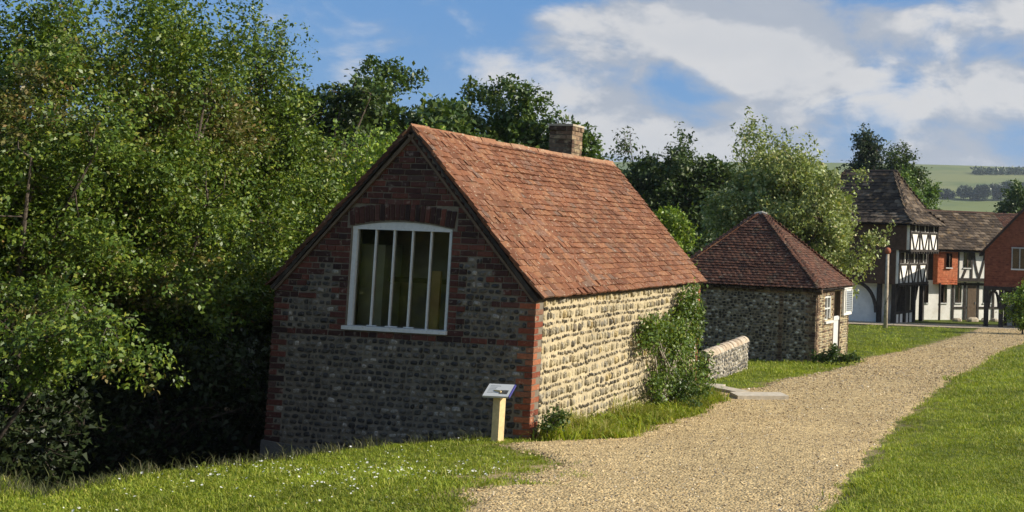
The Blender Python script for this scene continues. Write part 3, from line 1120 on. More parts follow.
# door side, with openings for window (.95-1.6) and door (1.8-2.62)
dw = MB()
for (y0, y1, z0, z1) in ((.40, .92, -1.6, 1.06), (.92, 1.58, -1.6, .12), (.92, 1.58, .84, 1.06), (1.58, 1.80, -1.6, 1.06), (1.80, 2.60, .95, 1.06), (2.60, 3.2, -1.6, 1.06)):
    dw.box(-.38, -.12, y0, y1, z0, z1)
dside = obj('door_wall', dw, MORTARC, hut)
fl = Pieces('flints', UFR, mat('flint_brown', [(0, (.026, .021, .017)), (.4, (.068, .056, .041)), (.75, (.14, .116, .082)), (1, (.28, .235, .17))], .6, noise=(45, .4), bump=(80, .5, .01), spec=.4), front, 0)
fp = Pieces('pale_flints', UFR, FLINTW, front, 0)
br = Pieces('bricks', UB, BRICKD, front, 0)
z, k = -1.5, 0
while z < 1.0:
    par = k % 2
    zc = z + .0375
    q = .33 if par else .215
    if zc > .88:
        x = -4.88
        while x < -.13:
            br.put(basis((x + .11, .15, zc), (.21, 0, 0), (0, .06 + .03 * (k % 2), 0), (0, 0, .064)))
            x += .224
    else:
        for (a, b) in ((-.12 - q, -.12), (-4.88, -4.88 + q), (-1.20 - q / 4, -1.20 + q / 4)):
            x = a
            while x < b - .03:
                e = min(x + .215, b)
                br.put(basis(((x + e) / 2, .15, zc), (e - x - .01, 0, 0), (0, .06, 0), (0, 0, .064)))
                x = e
        for (a, b) in ((-4.88 + q + .02, -1.20 - q / 4 - .01), (-1.20 + q / 4 + .01, -.12 - q - .01)):
            x = a
            while x < b - .05:
                wd = random.uniform(.07, .14)
                s_ = random.uniform(.8, 1.25)
                p_ = fl if random.random() < .72 else fp
                p_.put(basis((x + wd / 2, .15, zc + random.uniform(-.02, .02)), (min(wd, b - x), 0, .01), (0, random.uniform(.05, .075), 0), (-.012, 0, .07 * s_)))
                x += wd + .008
    z += .075
    k += 1
fl.flush(); fp.flush(); br.flush()
fs = Pieces('flints', UFR, FLINTC, dside, 0)
bs = Pieces('bricks', UB, BRICKD, dside, 0)
z, k = -1.5, 0
openings = [(.90, 1.60, .10, .86), (1.78, 2.62, -2, .97)]
while z < 1.02:
    zc = z + .0375
    y = .125
    par = k % 2
    while y < 3.46:
        jam = any(abs(y + .08 - e) < (.17 if par else .10) for o_ in openings for e in o_[:2]) and zc < 1.0
        isb = y < .36 - par * .1 or y > 3.36 or (jam and par) or zc > .93
        wd = .21 if isb and random.random() < .6 else (.10 if isb else random.uniform(.07, .13))
        e = min(y + wd, 3.48)
        if not any(o_[0] - .01 < (y + e) / 2 < o_[1] + .01 and o_[2] < zc < o_[3] for o_ in openings):
            (bs if isb else fs).put(basis((-.15, (y + e) / 2, zc), (0, e - y - .01, 0), (-.055, 0, 0), (0, 0, .064)))
        y = e + .004
    z += .075
    k += 1
fs.flush(); bs.flush()
wnd = obj('window', MB().box(-.24, -.20, .93, 1.57, .10, .16), WHITEW, hut)
for (y0, y1, z0, z1) in ((.93, .99, .16, .83), (1.51, 1.57, .16, .83), (.99, 1.51, .77, .83), (1.23, 1.27, .16, .77), (.99, 1.23, .44, .48), (1.27, 1.51, .44, .48)):
    obj('frame', MB().box(-.20, -.135, y0, y1, z0, z1), WHITEW, wnd)
for (y0, y1, z0, z1) in ((.99, 1.23, .16, .44), (1.27, 1.51, .16, .44), (.99, 1.23, .48, .77), (1.27, 1.51, .48, .77)):
    obj('pane', MB().box(-.185, -.18, y0 + .002, y1 - .002, z0 + .002, z1 - .002), GLASS, wnd)
obj('sill', MB().box(-.22, -.04, .86, 1.64, .03, .098), WHITEW, wnd)
dor = obj('door', MB().box(-.20, -.155, 1.87, 2.53, -1.4, .18), WHITEW, hut)
obj('ledge', MB().box(-.153, -.13, 1.87, 2.53, .06, .16), WHITEW, dor)
for y0 in (1.81, 2.53):
    obj('jamb', MB().box(-.24, -.11, y0, y0 + .06, -1.4, .95), OAKB, dor)
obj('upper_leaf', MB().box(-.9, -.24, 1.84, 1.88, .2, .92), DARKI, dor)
sh = obj('hatch', MB().box(-.14, -.03, 2.68, 3.56, .18, 1.03), LIME, hut)
tag(sh, 'white boarded hatch with grey louvred panel')
obj('back_board', MB().box(-.028, -.022, 2.82, 3.46, .30, .92), IRON, sh)
for i in range(9):
    zc = .335 + i * .066
    obj('slat', MB().bar((-.012, 2.82, zc), (-.012, 3.46, zc), .052, .012, (.8, 0, .6)), IRON, sh)
for (y0, y1) in ((2.76, 2.818), (3.462, 3.52)):
    obj('shutter_stile', MB().box(-.028, .004, y0, y1, .26, .96), WHITEW, sh)
hr = hip_roof(hut, [rect(-5, .0, 0, 3.6, 1.09), rect(-2.66, -2.42, 1.76, 1.84, 3.2)], TILED, .1, .166, .26)
for (p, q, m_) in (((-5, 0, 1.09), (-2.66, 1.76, 3.2), TILE), ((0, 0, 1.09), (-2.42, 1.76, 3.2), TILED), ((0, 3.6, 1.09), (-2.42, 1.84, 3.2), TILED), ((-5, 3.6, 1.09), (-2.66, 1.84, 3.2), TILED)):
    bonnets(hr, p, q, m_, 22, .085)
obj('ridge_cap', MB().tube([(-2.74, 1.8, 3.18), (-2.5, 1.8, 3.22), (-2.34, 1.8, 3.18)], [.06, .075, .06], 8), FLINTW, hr)

# ------------------------------------------------------------------ low garden wall
lw = thing('garden_wall', (-2.24, 24.3, 0), -.1455, 'low pale flint wall with rounded brick coping beside the gravel', 'wall')
core = obj('core', MB().box(-.28, -.015, .015, 3.94, -1.4, -.03), mat('mortar_tan', (.34, .29, .21), .95, noise=(7, .25), bump=(70, .6, .008)), lw)
lf = Pieces('flints', UFR, mat('flint_mottled', [(0, (.07, .065, .06)), (.4, (.16, .145, .12)), (.75, (.32, .29, .23)), (1, (.5, .46, .38))], .6, noise=(40, .35), bump=(70, .5, .01), spec=.4), core, 0)
z = -1.1
while z < -.05:
    y = .03
    while y < 3.9:
        wd = random.uniform(.06, .13)
        hh = random.uniform(.07, .11)
        lf.put(basis((-.045, y + wd / 2, z + random.uniform(-.02, .02)), (0, wd * .85, .01), (-random.uniform(.04, .065), 0, 0), (0, -.012, hh)))
        y += wd
    z += .085
lf.flush()
le = Pieces('brick', UB, BRICK, core, 60)
z = -.75
while z < -.06:
    for (a, b) in ((-.275, -.17), (-.158, -.02)) if int(round(z / .075)) % 2 else ((-.275, -.02),):
        le.put(basis(((a + b) / 2, .045, z), (b - a, 0, 0), (0, .055, 0), (0, 0, .062)))
    z += .075
le.flush()
v = [(math.cos(math.radians(8 + 164 * i / 7)) * .165, math.sin(math.radians(8 + 164 * i / 7)) * .15) for i in range(8)]
cp = MB().prism(v[::-1], 0, 1).mesh('coping_brick', mat('coping', [(0, (.34, .25, .17)), (.5, (.42, .34, .24)), (1, (.5, .42, .32))], .92, noise=(16, .3), bump=(40, .5, .01), spots=[(7, .55, .7, (.5, .46, .36), .6)]))
for i in range(35):
    link('coping_brick', cp, lw, basis((-.148, i * .1132, -.055 + random.gauss(0, .005)), (1, 0, 0), (0, .104, 0), (0, 0, 1)))

# stone slabs by the wall
for i, (x, y, a, b, r_, t_, lab) in enumerate(((-1.02, 21.15, .98, .62, .35, .05, 'broad pale stone slab lying at the edge of the gravel'), (-1.75, 22.0, 1.15, .34, -.75, .04, 'long narrow stone slab between the broad slab and low wall'), (-2.12, 22.75, .62, .46, -.2, .04, 'small stone slab at the foot of the low flint wall'))):
    s_ = tag(obj('stone_slab', MB().prism([(-a / 2, -b / 2 + .02), (a / 2 - .03, -b / 2), (a / 2, b / 2 - .03), (-a / 2 + .02, b / 2)], -.08, t_, 'z'), STONE), lab, 'slab', 'stone slabs by the low wall')
    s_.location = (x, y, gz(x, y) + .05)
    s_.rotation_euler = (-.02, .015, r_)

# ------------------------------------------------------------------ information lectern
sx_, sy_ = -3.68, 13.60
sg = thing('information_sign', (sx_, sy_, gz(sx_, sy_)), -.42, 'low timber post with slanted white information panel by the cottage corner', 'sign')
obj('post', MB().prism([(-.05, -.3), (.05, -.3), (.05, .53), (-.05, .60)][::1], -.05, .05, 'x'), WOODP, sg)
pn = obj('panel', MB().box(-.21, .21, -.16, .16, -.012, .012), PANELW, sg)
pn.location = (.0, -.01, .585)
pn.rotation_euler = (math.radians(27), 0, .35)
pn.scale = (.76, .76, 1)
obj('picture', MB().box(.02, .15, -.10, .0, .012, .0135), PANELG, pn)
obj('stripe', MB().box(.192, .2102, -.1602, .1602, -.0122, .0136), PANELB, pn)
for i in range(6):
    obj('text_line', MB().box(-.17, random.uniform(-.06, .0), .10 - i * .035, .112 - i * .035, .012, .0135), IRON, pn)

# ------------------------------------------------------------------ pole on the green
pl = thing('wooden_pole', (3.40, 58.67, gz(3.4, 58.67)), 0, 'tall slim wooden pole with reddish knob standing on the green', 'pole')
obj('shaft', MB().tube([(0, 0, -.4), (.0, 0, 1.6), (0, 0, 3.75)], [.11, .10, .085], 10), POLEM, pl, True)
obj('knob', MB().tube([(0, 0, 3.72), (0, 0, 3.80), (0, 0, 3.90), (0, 0, 4.02), (0, 0, 4.06)], [.08, .15, .17, .12, .02], 10), POLEK, pl, True)
for i in range(5):
    a = i * 1.3
    obj('notch', MB().tube([(.10 * math.cos(a), .10 * math.sin(a), .3 + i * .28), (.105 * math.cos(a + .9), .105 * math.sin(a + .9), .52 + i * .28)], [.02, .02], 5), OAK, pl)

# ------------------------------------------------------------------ timber framed buildings


def timber(parent, p, q, wd=.16, nrm=(0, -1, 0), m=OAK, dep=.06, name='timber'):
    return obj(name, MB().bar(p, q, wd, dep, nrm), m, parent)


tw_ = thing('market_hall', (4.86, 63.5, 0), -.42, 'tall timber framed hall with overhanging white storeys and hipped stone slate roof', 'building')
# facade looks along local +x; long flank along local -y faces the camera in shade
obj('top_storey', MB().box(-7, 0, 0, 4.9, 2.02, 3.6), LIME, tw_)
obj('middle_storey', MB().box(-7, -.6, .02, 4.88, .14, 2.0), LIME, tw_)
obj('flank_cladding', MB().box(-7, -.16, -.10, -.012, 2.0, 3.45), mat('brown_cladding', (.085, .05, .032), .9, noise=(5, .3), bump=(20, .5, .03)), tw_)
obj('flank_cladding', MB().box(-7, -.76, -.08, .010, .10, 1.99), MATS['brown_cladding'], tw_)
obj('ground_wall', MB().box(-7, -1.85, .35, 4.5, -2.6, .12), LIME, tw_)
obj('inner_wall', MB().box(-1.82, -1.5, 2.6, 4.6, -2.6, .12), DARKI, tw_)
NX = (1, 0, 0)
for xf, z0, z1, za in ((.02, 2.02, 3.5, 2.98), (-.58, .14, 1.95, 1.20)):
    sto = obj('storey_frame', MB().box(xf - .03, xf + .08, -.02, 4.92, z0 - .10, z0 + .03), OAK, tw_)
    timber(sto, (xf, 0, z1), (xf, 4.9, z1), .14, NX)
    timber(sto, (xf + .005, 0, za), (xf + .005, 4.9, za), .09, NX)
    for y in (.08, 1.65, 3.25, 4.82):
        timber(sto, (xf + .01, y, z0), (xf + .01, y, z1), .12, NX)
    for y in (.86, 2.45, 4.04):
        timber(sto, (xf + .012, y - .62, za), (xf + .012, y - .12, z0 + .04), .07, NX)
        timber(sto, (xf + .012, y + .62, za), (xf + .012, y + .12, z0 + .04), .07, NX)
    for y in (.86, 2.45, 4.04):
        wn = obj('window', MB().box(xf - .35, xf - .015, y - .62, y + .62, za + .06, z1 - .07), LIME, tw_)
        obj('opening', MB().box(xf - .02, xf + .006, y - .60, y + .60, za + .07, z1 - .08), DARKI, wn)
        for j in (-.3, 0, .3):
            obj('mullion', MB().box(xf + .007, xf + .05, y + j - .035, y + j + .035, za + .07, z1 - .08), OAK if j else LIME, wn)
    for y in np.arange(.12, 4.9, .42):
        obj('joist_end', MB().box(xf - .25, xf + .10, y - .06, y + .06, z0 - .20, z0 - .102), OAK, sto)
# posts and braces of the open ground storey
for (x, y) in ((-.85, .12), (-.85, 1.7), (-.85, 3.3), (-.85, 4.75), (-1.72, .12)):
    timber(tw_, (x, y, -2.6), (x, y, .12), .24, NX, OAK, .24, 'post')
for y in (.12, 1.7, 3.3):
    for i in range(5):
        t0, t1 = i / 5, (i + 1) / 5
        f_ = lambda t_: (-.82, y + .2 + .6 * t_, -.85 + .95 * math.sin(t_ * 1.5))
        timber(tw_, f_(t0), f_(t1), .16, NX, OAK, .12, 'brace')
for i in range(6):
    f_ = lambda t_: (-1.85 + -1.0 * (1 - math.cos(t_ * 1.5)) * 1.2, -.02, -1.5 + 1.6 * math.sin(t_ * 1.5))
    timber(tw_, f_(i / 6), f_((i + 1) / 6), .17, (0, -1, 0), OAK, .12, 'brace')
for (y0, y1) in ((.3, 1.6), (1.85, 3.2)):
    pw = obj('low_panel', MB().box(-.92, -.84, y0, y1, -2.3, -1.55), LIME, tw_)
    for y in (y0, (y0 + y1) / 2, y1):
        timber(pw, (-.83, y, -2.3), (-.83, y, -1.5), .13, NX)
    timber(pw, (-.825, y0, -1.5), (-.825, y1, -1.5), .13, NX)
hip_roof(tw_, [rect(-7.4, .42, -.42, 5.3, 3.45), rect(-6.3, -.45, .50, 4.4, 4.20), rect(-5.0, -1.85, 2.3, 2.6, 6.42)], SLATE, .26, .42, .55, tname='roof_slates', lift=.05, thick=.04, jit=2.2)
obj('ridge', MB().tube([(-5.05, 2.45, 6.44), (-3, 2.45, 6.46), (-1.8, 2.45, 6.46), (-1.72, 2.45, 6.52)], [.14, .13, .14, .10], 7), SLATE, tw_)

mh = thing('timber_house', (6.45, 69.7, 0), .52, 'black and white timbered house with red tile hung bay and stone slate roof', 'house')
obj('upper_wall', MB().box(1.95, 6.2, -.35, 4.4, .22, 2.35), LIME, mh)
obj('lower_wall', MB().box(-.8, 6.2, .0, 4.4, -2.7, .20), LIME, mh)
bay = obj('bay', MB().box(.45, 1.93, -.45, .5, .0, 2.3), TILEHO, mh)
tag(bay, 'bright red tile hung projecting bay')
th = Pieces('hung_tiles', UT, TILEHO, bay, 0)
tile_slope(th, (.45, -.45, .0), (1, 0, 0), (0, 0, 1), (0, -1, 0), 1.48, 2.28, .13, .18, .2, lift=.03, thick=.015)
tile_slope(th, (.45, .5, .0), (0, -1, 0), (0, 0, 1), (-1, 0, 0), .95, 2.28, .13, .18, .2, lift=.03, thick=.015)
th.flush()
obj('rear_bay_wall', MB().box(-.8, .44, .02, 4.4, .2, 2.35), OAK, mh)
NY = (0, -1, 0)


def far_window(parent, x0, x1, z0, z1, yf, nm=2):
    wn = obj('window', MB().box(x0 - .05, x1 + .05, yf - .06, yf - .005, z0 - .07, z0 - .002), WHITEW, parent)
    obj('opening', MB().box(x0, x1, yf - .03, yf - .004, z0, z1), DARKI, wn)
    obj('pane', MB().box(x0, x1, yf - .040, yf - .035, z0, z1), GLASS, wn)
    for i in range(1, nm):
        x = x0 + (x1 - x0) * i / nm
        obj('mullion', MB().box(x - .025, x + .025, yf - .07, yf - .041, z0, z1), OAKB, wn)
    return wn


far_window(bay, 1.05, 1.45, 1.0, 1.85, -.49)
for (a, b) in ((2.45, 2.95), (4.35, 4.85)):
    far_window(mh, a, b, 1.0, 2.1, -.35)
yf = -.36
timber(mh, (1.95, yf, 2.25), (6.2, yf, 2.25), .16, NY)
timber(mh, (1.95, yf, .27), (6.2, yf, .27), .20, NY)
for x in (2.03, 3.05, 4.2, 5.0, 6.1):
    timber(mh, (x, yf - .004, .3), (x, yf - .004, 2.2), .16, NY)
for (x0, x1) in ((2.9, 2.35), (3.2, 3.62), (4.05, 3.62), (5.1, 5.6), (4.9, 4.5)):
    for i in range(4):
        f_ = lambda t_: (x0 + (x1 - x0) * t_ ** 1.6, yf - .002, 2.0 - 1.65 * t_)
        timber(mh, f_(i / 4), f_((i + 1) / 4), .14, NY)
for (a, b) in ((-.3, .12), (1.0, 1.5), (2.15, 2.6), (4.3, 4.85)):
    far_window(mh, a, b, -1.15, -.05, .0)
timber(mh, (1.9, -.02, -.02), (6.2, -.02, -.02), .14, NY)
timber(mh, (1.9, -.022, -1.45), (3.0, -.022, -1.45), .12, NY)
timber(mh, (3.75, -.022, -1.45), (6.2, -.022, -1.45), .12, NY)
for x in (1.95, 2.85, 3.85, 5.05, 6.1):
    timber(mh, (x, -.026, -2.4), (x, -.026, .1), .15, NY)
dr = obj('door', MB().box(3.05, 3.7, -.05, -.01, -2.3, -.1), OAKB, mh)
obj('handle', MB().tube([(3.6, -.07, -1.25), (3.6, -.07, -1.1)], [.02, .02], 6), LEAD, dr)
obj('drain_post', MB().tube([(.62, -.5, -2.6), (.62, -.5, .05)], [.07, .07], 8), OAK, mh)
rfm = MB()
RY, RZ = 2.15, 4.42
rfm.prism([(-.75, 2.02), (RY, RZ - .06), (RY + 2.9, 2.02), (RY + 2.9, 1.94), (RY, RZ - .16), (-.75, 1.94)][::-1], -1.6, 6.6, 'x')
mrf = obj('roof', rfm, OAK, mh)
ms_ = Pieces('roof_slates', UT, SLATE, mrf, 0)
d_ = math.hypot(RY + .75, RZ - 2.02)
tile_slope(ms_, (-1.6, -.8, 2.06), (1, 0, 0), (0, (RY + .75) / d_, (RZ - 2.02) / d_), (0, -(RZ - 2.02) / d_, (RY + .75) / d_), 8.2, d_, .26, .42, .52, lift=.05, thick=.04, jit=2.2)
tile_slope(ms_, (6.6, RY + 2.95, 2.06), (-1, 0, 0), (0, -(RY + .75) / d_, (RZ - 2.02) / d_), (0, (RZ - 2.02) / d_, (RY + .75) / d_), 8.2, d_, .26, .42, .52, lift=.05, thick=.04, jit=2.2)
ms_.flush()
obj('ridge', MB().tube([(-1.6, RY, RZ + .02), (2.5, RY, RZ - .01), (6.6, RY, RZ + .02)], [.12, .12, .12], 7), TILED, mrf)
# rough stones at its foot
for i, (x, y, s_) in enumerate(((1.2, -1.5, .45), (2.2, -1.7, .6), (3.2, -1.6, .5), (4.1, -1.4, .4), (2.8, -2.1, .35))):
    pos_ = Vector((6.45 + x * .868 - y * .497, 69.7 + x * .497 + y * .868, 0))
    st = MB()
    u = unit_flint(200 + i, .5)
    st.add([(a * s_ * 1.5, b * s_ * .4, c * s_) for a, b, c in u.v], u.f)
    o = tag(obj('rough_stone', st, STONE), ['leftmost', 'second', 'middle', 'fourth', 'foremost'][i] + ' of the pale rough stones before the timbered house', 'stone', 'stones before the timbered house')
    o.location = (pos_.x, pos_.y, gz(pos_.x, pos_.y) + .02)
    o.rotation_euler = (-1.57, 0, i * .7)

rb = thing('tile_hung_house', (9.09, 64.0, 0), -.198, 'dark red tile hung gabled house raised over an arched open ground floor', 'house')
GW, GE, GA = 4.8, 2.22, 4.83
gp = [(0, .2), (GW, .2), (GW, GE), (GW / 2, GA), (0, GE)]
rwall = obj('gable_wall', MB().prism(gp, 0, .3), TILEH, rb)
hp_ = Pieces('hung_tiles', UT, TILEH, rwall, 0)


def gclip(t_, a, b):
    zz_ = .2 + t_
    m_ = 0 if zz_ < GE else (zz_ - GE) * (GW / 2) / (GA - GE)
    if zz_ < 2.35 and zz_ > 1.1:
        if a < 2.85 and b > 1.45: return None
    a, b = max(a, m_), min(b, GW - m_)
    return (a, b) if b - a > .02 else None


tile_slope(hp_, (0, 0, .2), (1, 0, 0), (0, 0, 1), (0, -1, 0), GW, GA - .2, .13, .18, .2, gclip, lift=.03, thick=.015)
hp_.flush()
wn = obj('window', MB().box(1.45, 2.85, -.09, -.01, 1.12, 1.20), WHITEW, rb)
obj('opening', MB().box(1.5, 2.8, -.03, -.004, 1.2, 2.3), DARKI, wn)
for x in (1.5, 1.92, 2.34, 2.76):
    obj('mullion', MB().box(x - .03, x + .03, -.08, -.04, 1.2, 2.3), LEAD, wn)
    if x < 2.7: obj('pane', MB().box(x + .03, x + .39, -.06, -.055, 1.2, 2.3), GLASS, wn)
obj('head', MB().box(1.45, 2.85, -.09, -.01, 2.302, 2.38), LEAD, wn)
obj('side_wall', MB().box(.02, .3, .32, 4.2, .2, GE), TILEH, rb)
obj('far_wall', MB().box(GW - .3, GW - .02, .32, 4.2, -2.6, GE), TILEH, rb)
obj('floor_beam', MB().box(0, GW, -.06, .34, -.02, .18), OAK, rb)
for x in (.14, .95, 2.6, 4.66):
    timber(rb, (x, .14, -2.6), (x, .14, -.02), .26, NY, OAK, .26, 'post')
for (x0, sgn, wd_) in ((.27, 1, .28), (.82, -1, .28), (1.08, 1, .6), (2.47, -1, .6), (2.73, 1, .7)):
    for i in range(5):
        f_ = lambda t_: (x0 + sgn * wd_ * (1 - math.cos(t_ * 1.5)), .14, -1.0 + .95 * math.sin(t_ * 1.5))
        timber(rb, f_(i / 5), f_((i + 1) / 5), .15, NY, OAK, .14, 'brace')
bk = obj('back_wall', MB().box(1.0, GW - .3, 2.6, 2.9, -2.6, .2), LIME, rb)
for x in (1.1, 1.6, 2.1, 2.7, 3.4):
    timber(bk, (x, 2.58, -2.6), (x, 2.58, .15), .2, NY)
timber(bk, (1.0, 2.575, -1.4), (4.5, 2.575, -1.4), .18, NY)
obj('upper_boarding', MB().box(1.0, 4.5, 2.5, 2.56, -.7, .15), OAK, bk)
sgn_ = obj('hanging_sign', MB().box(1.02, 1.42, .30, .34, -.75, -.18), PANELW, rb)
obj('print', MB().box(1.08, 1.36, .292, .299, -.66, -.36), SIGNR, sgn_)
obj('notice', MB().box(1.56, 1.92, .30, .33, -.95, -.22), PANELW, rb)
d_ = math.hypot(GW / 2, GA - GE)
rr = MB()
rr.prism([(-.3, GE - .32), (GW / 2, GA + .02), (GW + .3, GE - .32), (GW + .3, GE - .42), (GW / 2, GA - .10), (-.3, GE - .42)], -.12, 4.4, 'y')
rrf = obj('roof', rr, OAK, rb)
rp = Pieces('roof_tiles', UT, TILED, rrf, 0)
ux, uz = (GW / 2) / d_, (GA - GE) / d_
tile_slope(rp, (-.3, 4.4, GE - .28), (0, -1, 0), (ux, 0, uz), (-uz, 0, ux), 4.5, d_ + .4, .12, .18, .26)
tile_slope(rp, (GW + .3, -.1, GE - .28), (0, 1, 0), (-ux, 0, uz), (uz, 0, ux), 4.5, d_ + .4, .12, .18, .26)
rp.flush()

bh = thing('brick_barn', (10.6, 82.0, 0), -.05, 'dark tiled roof of a brick barn behind the tile hung house', 'barn')
obj('wall', MB().box(0, 9, 0, 5, -2.8, 2.8), TILEH, bh)
rr = MB().prism([(-.3, 2.6), (2.5, 4.75), (5.3, 2.6), (5.3, 2.5), (2.5, 4.62), (-.3, 2.5)][::-1], -.2, 9.2, 'x')
brf = obj('roof', rr, TILED, bh)
bp = Pieces('roof_tiles', UT, TILED, brf, 0)
d_ = math.hypot(2.8, 2.15)
tile_slope(bp, (-.2, -.3, 2.64), (1, 0, 0), (0, 2.8 / d_, 2.15 / d_), (0, -2.15 / d_, 2.8 / d_), 9.4, d_, .16, .2, .3)
bp.flush()

# ------------------------------------------------------------------ trees and shrubs


def unit(v): return v / (np.linalg.norm(v, axis=-1, keepdims=True) + 1e-9)


def leaf_mesh(name, P, A, N, size, m, tri=False):
    """one kite-shaped folded leaf per row: base P, axis A, normal N"""
    n = len(P)
    A = unit(A)
    B = unit(np.cross(A, N))
    N = np.cross(B, A)
    sz_ = size[:, None]
    if tri:
        v = np.empty((n, 3, 3))
        v[:, 0] = P + (A * -.1 + B * .34) * sz_
        v[:, 1] = P + A * sz_
        v[:, 2] = P + (A * -.1 - B * .34) * sz_
        return npmesh(name, v.reshape(-1, 3), np.arange(n * 3).reshape(n, 3), m)
    v = np.empty((n, 4, 3))
    v[:, 0] = P
    v[:, 1] = P + (A * .45 + B * .29 + N * .09) * sz_
    v[:, 2] = P + (A * 1.0 - N * .10) * sz_
    v[:, 3] = P + (A * .45 - B * .29 + N * .09) * sz_
    f = np.arange(n * 4).reshape(n, 4)
    return npmesh(name, v.reshape(-1, 3), f, m)


def make_plant(name, base, blobs, m, label, cat, seed, clusters=500, per=40, leaf=.07, sprig=.5, spreadr=.16, trunk=.09, up=.45, group=None, limbs=22, shell=.55, gaps=.30, stemmat=None, shoots=0, m2=None, clump=11, tight=.42, fill=.30, tri=False):
    """blobs: list of (dx, dy, z, rx, ry, rz) relative to the base in plan; z absolute above base.
    Crown = many sprigs of real leaves spread through the volume of lobed blobs."""
    r = np.random.default_rng(seed)
    base = np.array(base, float)
    root = thing(name, tuple(base), 0, label, cat, group)
    bl = np.array(blobs, float)
    vol = (bl[:, 3] * bl[:, 4] * bl[:, 5]) ** .75
    nb = max(10, clusters // clump)
    bough = r.integers(0, nb, clusters)
    pick = r.choice(len(bl), nb, p=vol / vol.sum())
    d = unit(r.normal(size=(nb, 3)))
    ph = r.uniform(0, 6.28, (len(bl), 4))
    th_, fi = np.arctan2(d[:, 1], d[:, 0]), np.arcsin(d[:, 2])
    lob = 1 + .16 * np.sin(3 * th_ + ph[pick, 0]) * np.cos(2 * fi + ph[pick, 1]) + .13 * np.sin(5 * th_ + 4 * fi + ph[pick, 2]) + .08 * np.sin(9 * fi + 7 * th_ + ph[pick, 3])
    rad = shell + (1.02 - shell) * r.random(nb) ** .6
    inner = r.random(nb) < .22
    rad[inner] *= r.uniform(.3, 1, inner.sum())
    c = bl[pick, :3] + d * bl[pick, 3:6] * (rad * lob)[:, None]
    c = c[bough] + r.normal(size=(clusters, 3)) * sprig * tight * np.array([1, 1, .7])
    d = unit(d[bough] + r.normal(size=(clusters, 3)) * .35)
    # knock out gaps
    g = np.sin(c[:, 0] * 2.3 / max(.4, bl[0, 3]) * 1.6 + ph[0, 0]) * np.sin(c[:, 1] * 2.1 / max(.4, bl[0, 4]) * 1.6 + ph[0, 1]) * np.sin(c[:, 2] * 2.2 / max(.4, bl[0, 5]) * 1.9 + ph[0, 2])
    keep = (g > -gaps) & (c[:, 2] > .12)
    c, d = c[keep], d[keep]
    sd = unit(d * .75 + np.array([0, 0, up]) + r.normal(size=c.shape) * .45)
    sl = sprig * r.uniform(.5, 1.25, len(c))
    if shoots:
        order = np.argsort(-(c[:, 2] + r.normal(size=len(c)) * .25))[:shoots]
        sd[order] = unit(np.array([0, 0, 1.0]) + r.normal(size=(len(order), 3)) * .22)
        sl[order] = sprig * r.uniform(1.4, 2.6, len(order))
    n = len(c) * per
    ci = np.repeat(np.arange(len(c)), per)
    t_ = r.random(n)
    wid = spreadr * (1.1 - .75 * t_)
    P = c[ci] + sd[ci] * ((t_ - .35) * sl[ci])[:, None] + r.normal(size=(n, 3)) * wid[:, None] * np.array([1, 1, .8])
    A = unit(sd[ci] * .5 + r.normal(size=(n, 3)) * .75 + np.array([0, 0, -.25]))
    N = unit(np.array([0, 0, .65]) + d[ci] * .4 + r.normal(size=(n, 3)) * .6)
    size = leaf * r.uniform(.45, 1.4, n)
    if fill:
        nf = int(n * fill)
        pf = r.choice(len(bl), nf, p=vol / vol.sum())
        Pf = bl[pf, :3] + unit(r.normal(size=(nf, 3))) * (r.random((nf, 1)) ** .45) * bl[pf, 3:6] * .74
        Pf[:, 2] = np.maximum(Pf[:, 2], .15)
        P = np.concatenate([P, Pf])
        A = np.concatenate([A, unit(r.normal(size=(nf, 3)))])
        N = np.concatenate([N, unit(r.normal(size=(nf, 3)) + np.array([0, 0, .5]))])
        size = np.concatenate([size, leaf * (1.0 if leaf < .09 else 1.4) * r.uniform(.7, 1.3, nf)])
        ci = np.concatenate([ci, r.integers(0, len(c), nf)])
    if m2 is None:
        link('crown', leaf_mesh('crown', P, A, N, size, m, tri), root)
    else:
        s2 = (np.sin(c[:, 0] * 3.1 + ph[0, 3]) + np.sin(c[:, 2] * 2.7 + ph[0, 2]) + r.normal(size=len(c)) * .5 > 1.35)[ci]
        link('crown', leaf_mesh('crown', P[~s2], A[~s2], N[~s2], size[~s2], m), root)
        link('tinged_leaves', leaf_mesh('tinged_leaves', P[s2], A[s2], N[s2], size[s2], m2), root)
    # wood: trunk, limbs and a twig to each sprig
    tb = MB()
    zt = float(bl[:, 2].max())
    top = np.array([bl[:, 0].mean(), bl[:, 1].mean(), zt])
    spine = [np.array([0, 0, -.5]), np.array([.02, .03, 0])] + [top * (i / 6) * np.array([1, 1, 1]) + np.append(r.normal(size=2) * trunk * .8, 0) for i in range(1, 7)]
    tb.tube([tuple(p) for p in spine], [trunk * 1.35, trunk * 1.15] + [trunk * (1.0 - .13 * i) for i in range(1, 7)], 8)
    ends = c[r.choice(len(c), min(limbs, len(c)), replace=False)]
    nodes = [np.array(p) for p in spine[2:]]
    for e in ends:
        s0 = spine[2 + int(r.integers(0, 4))]
        if s0[2] > e[2]: s0 = spine[2]
        mid = (s0 + e) / 2 + np.array([0, 0, .12 * np.linalg.norm(e - s0)]) + r.normal(size=3) * .06
        tb.tube([tuple(s0), tuple(mid), tuple(e)], [trunk * .5, trunk * .33, trunk * .1], 5)
        nodes += [mid, (mid + e) / 2, e]
    nodes = np.array(nodes)
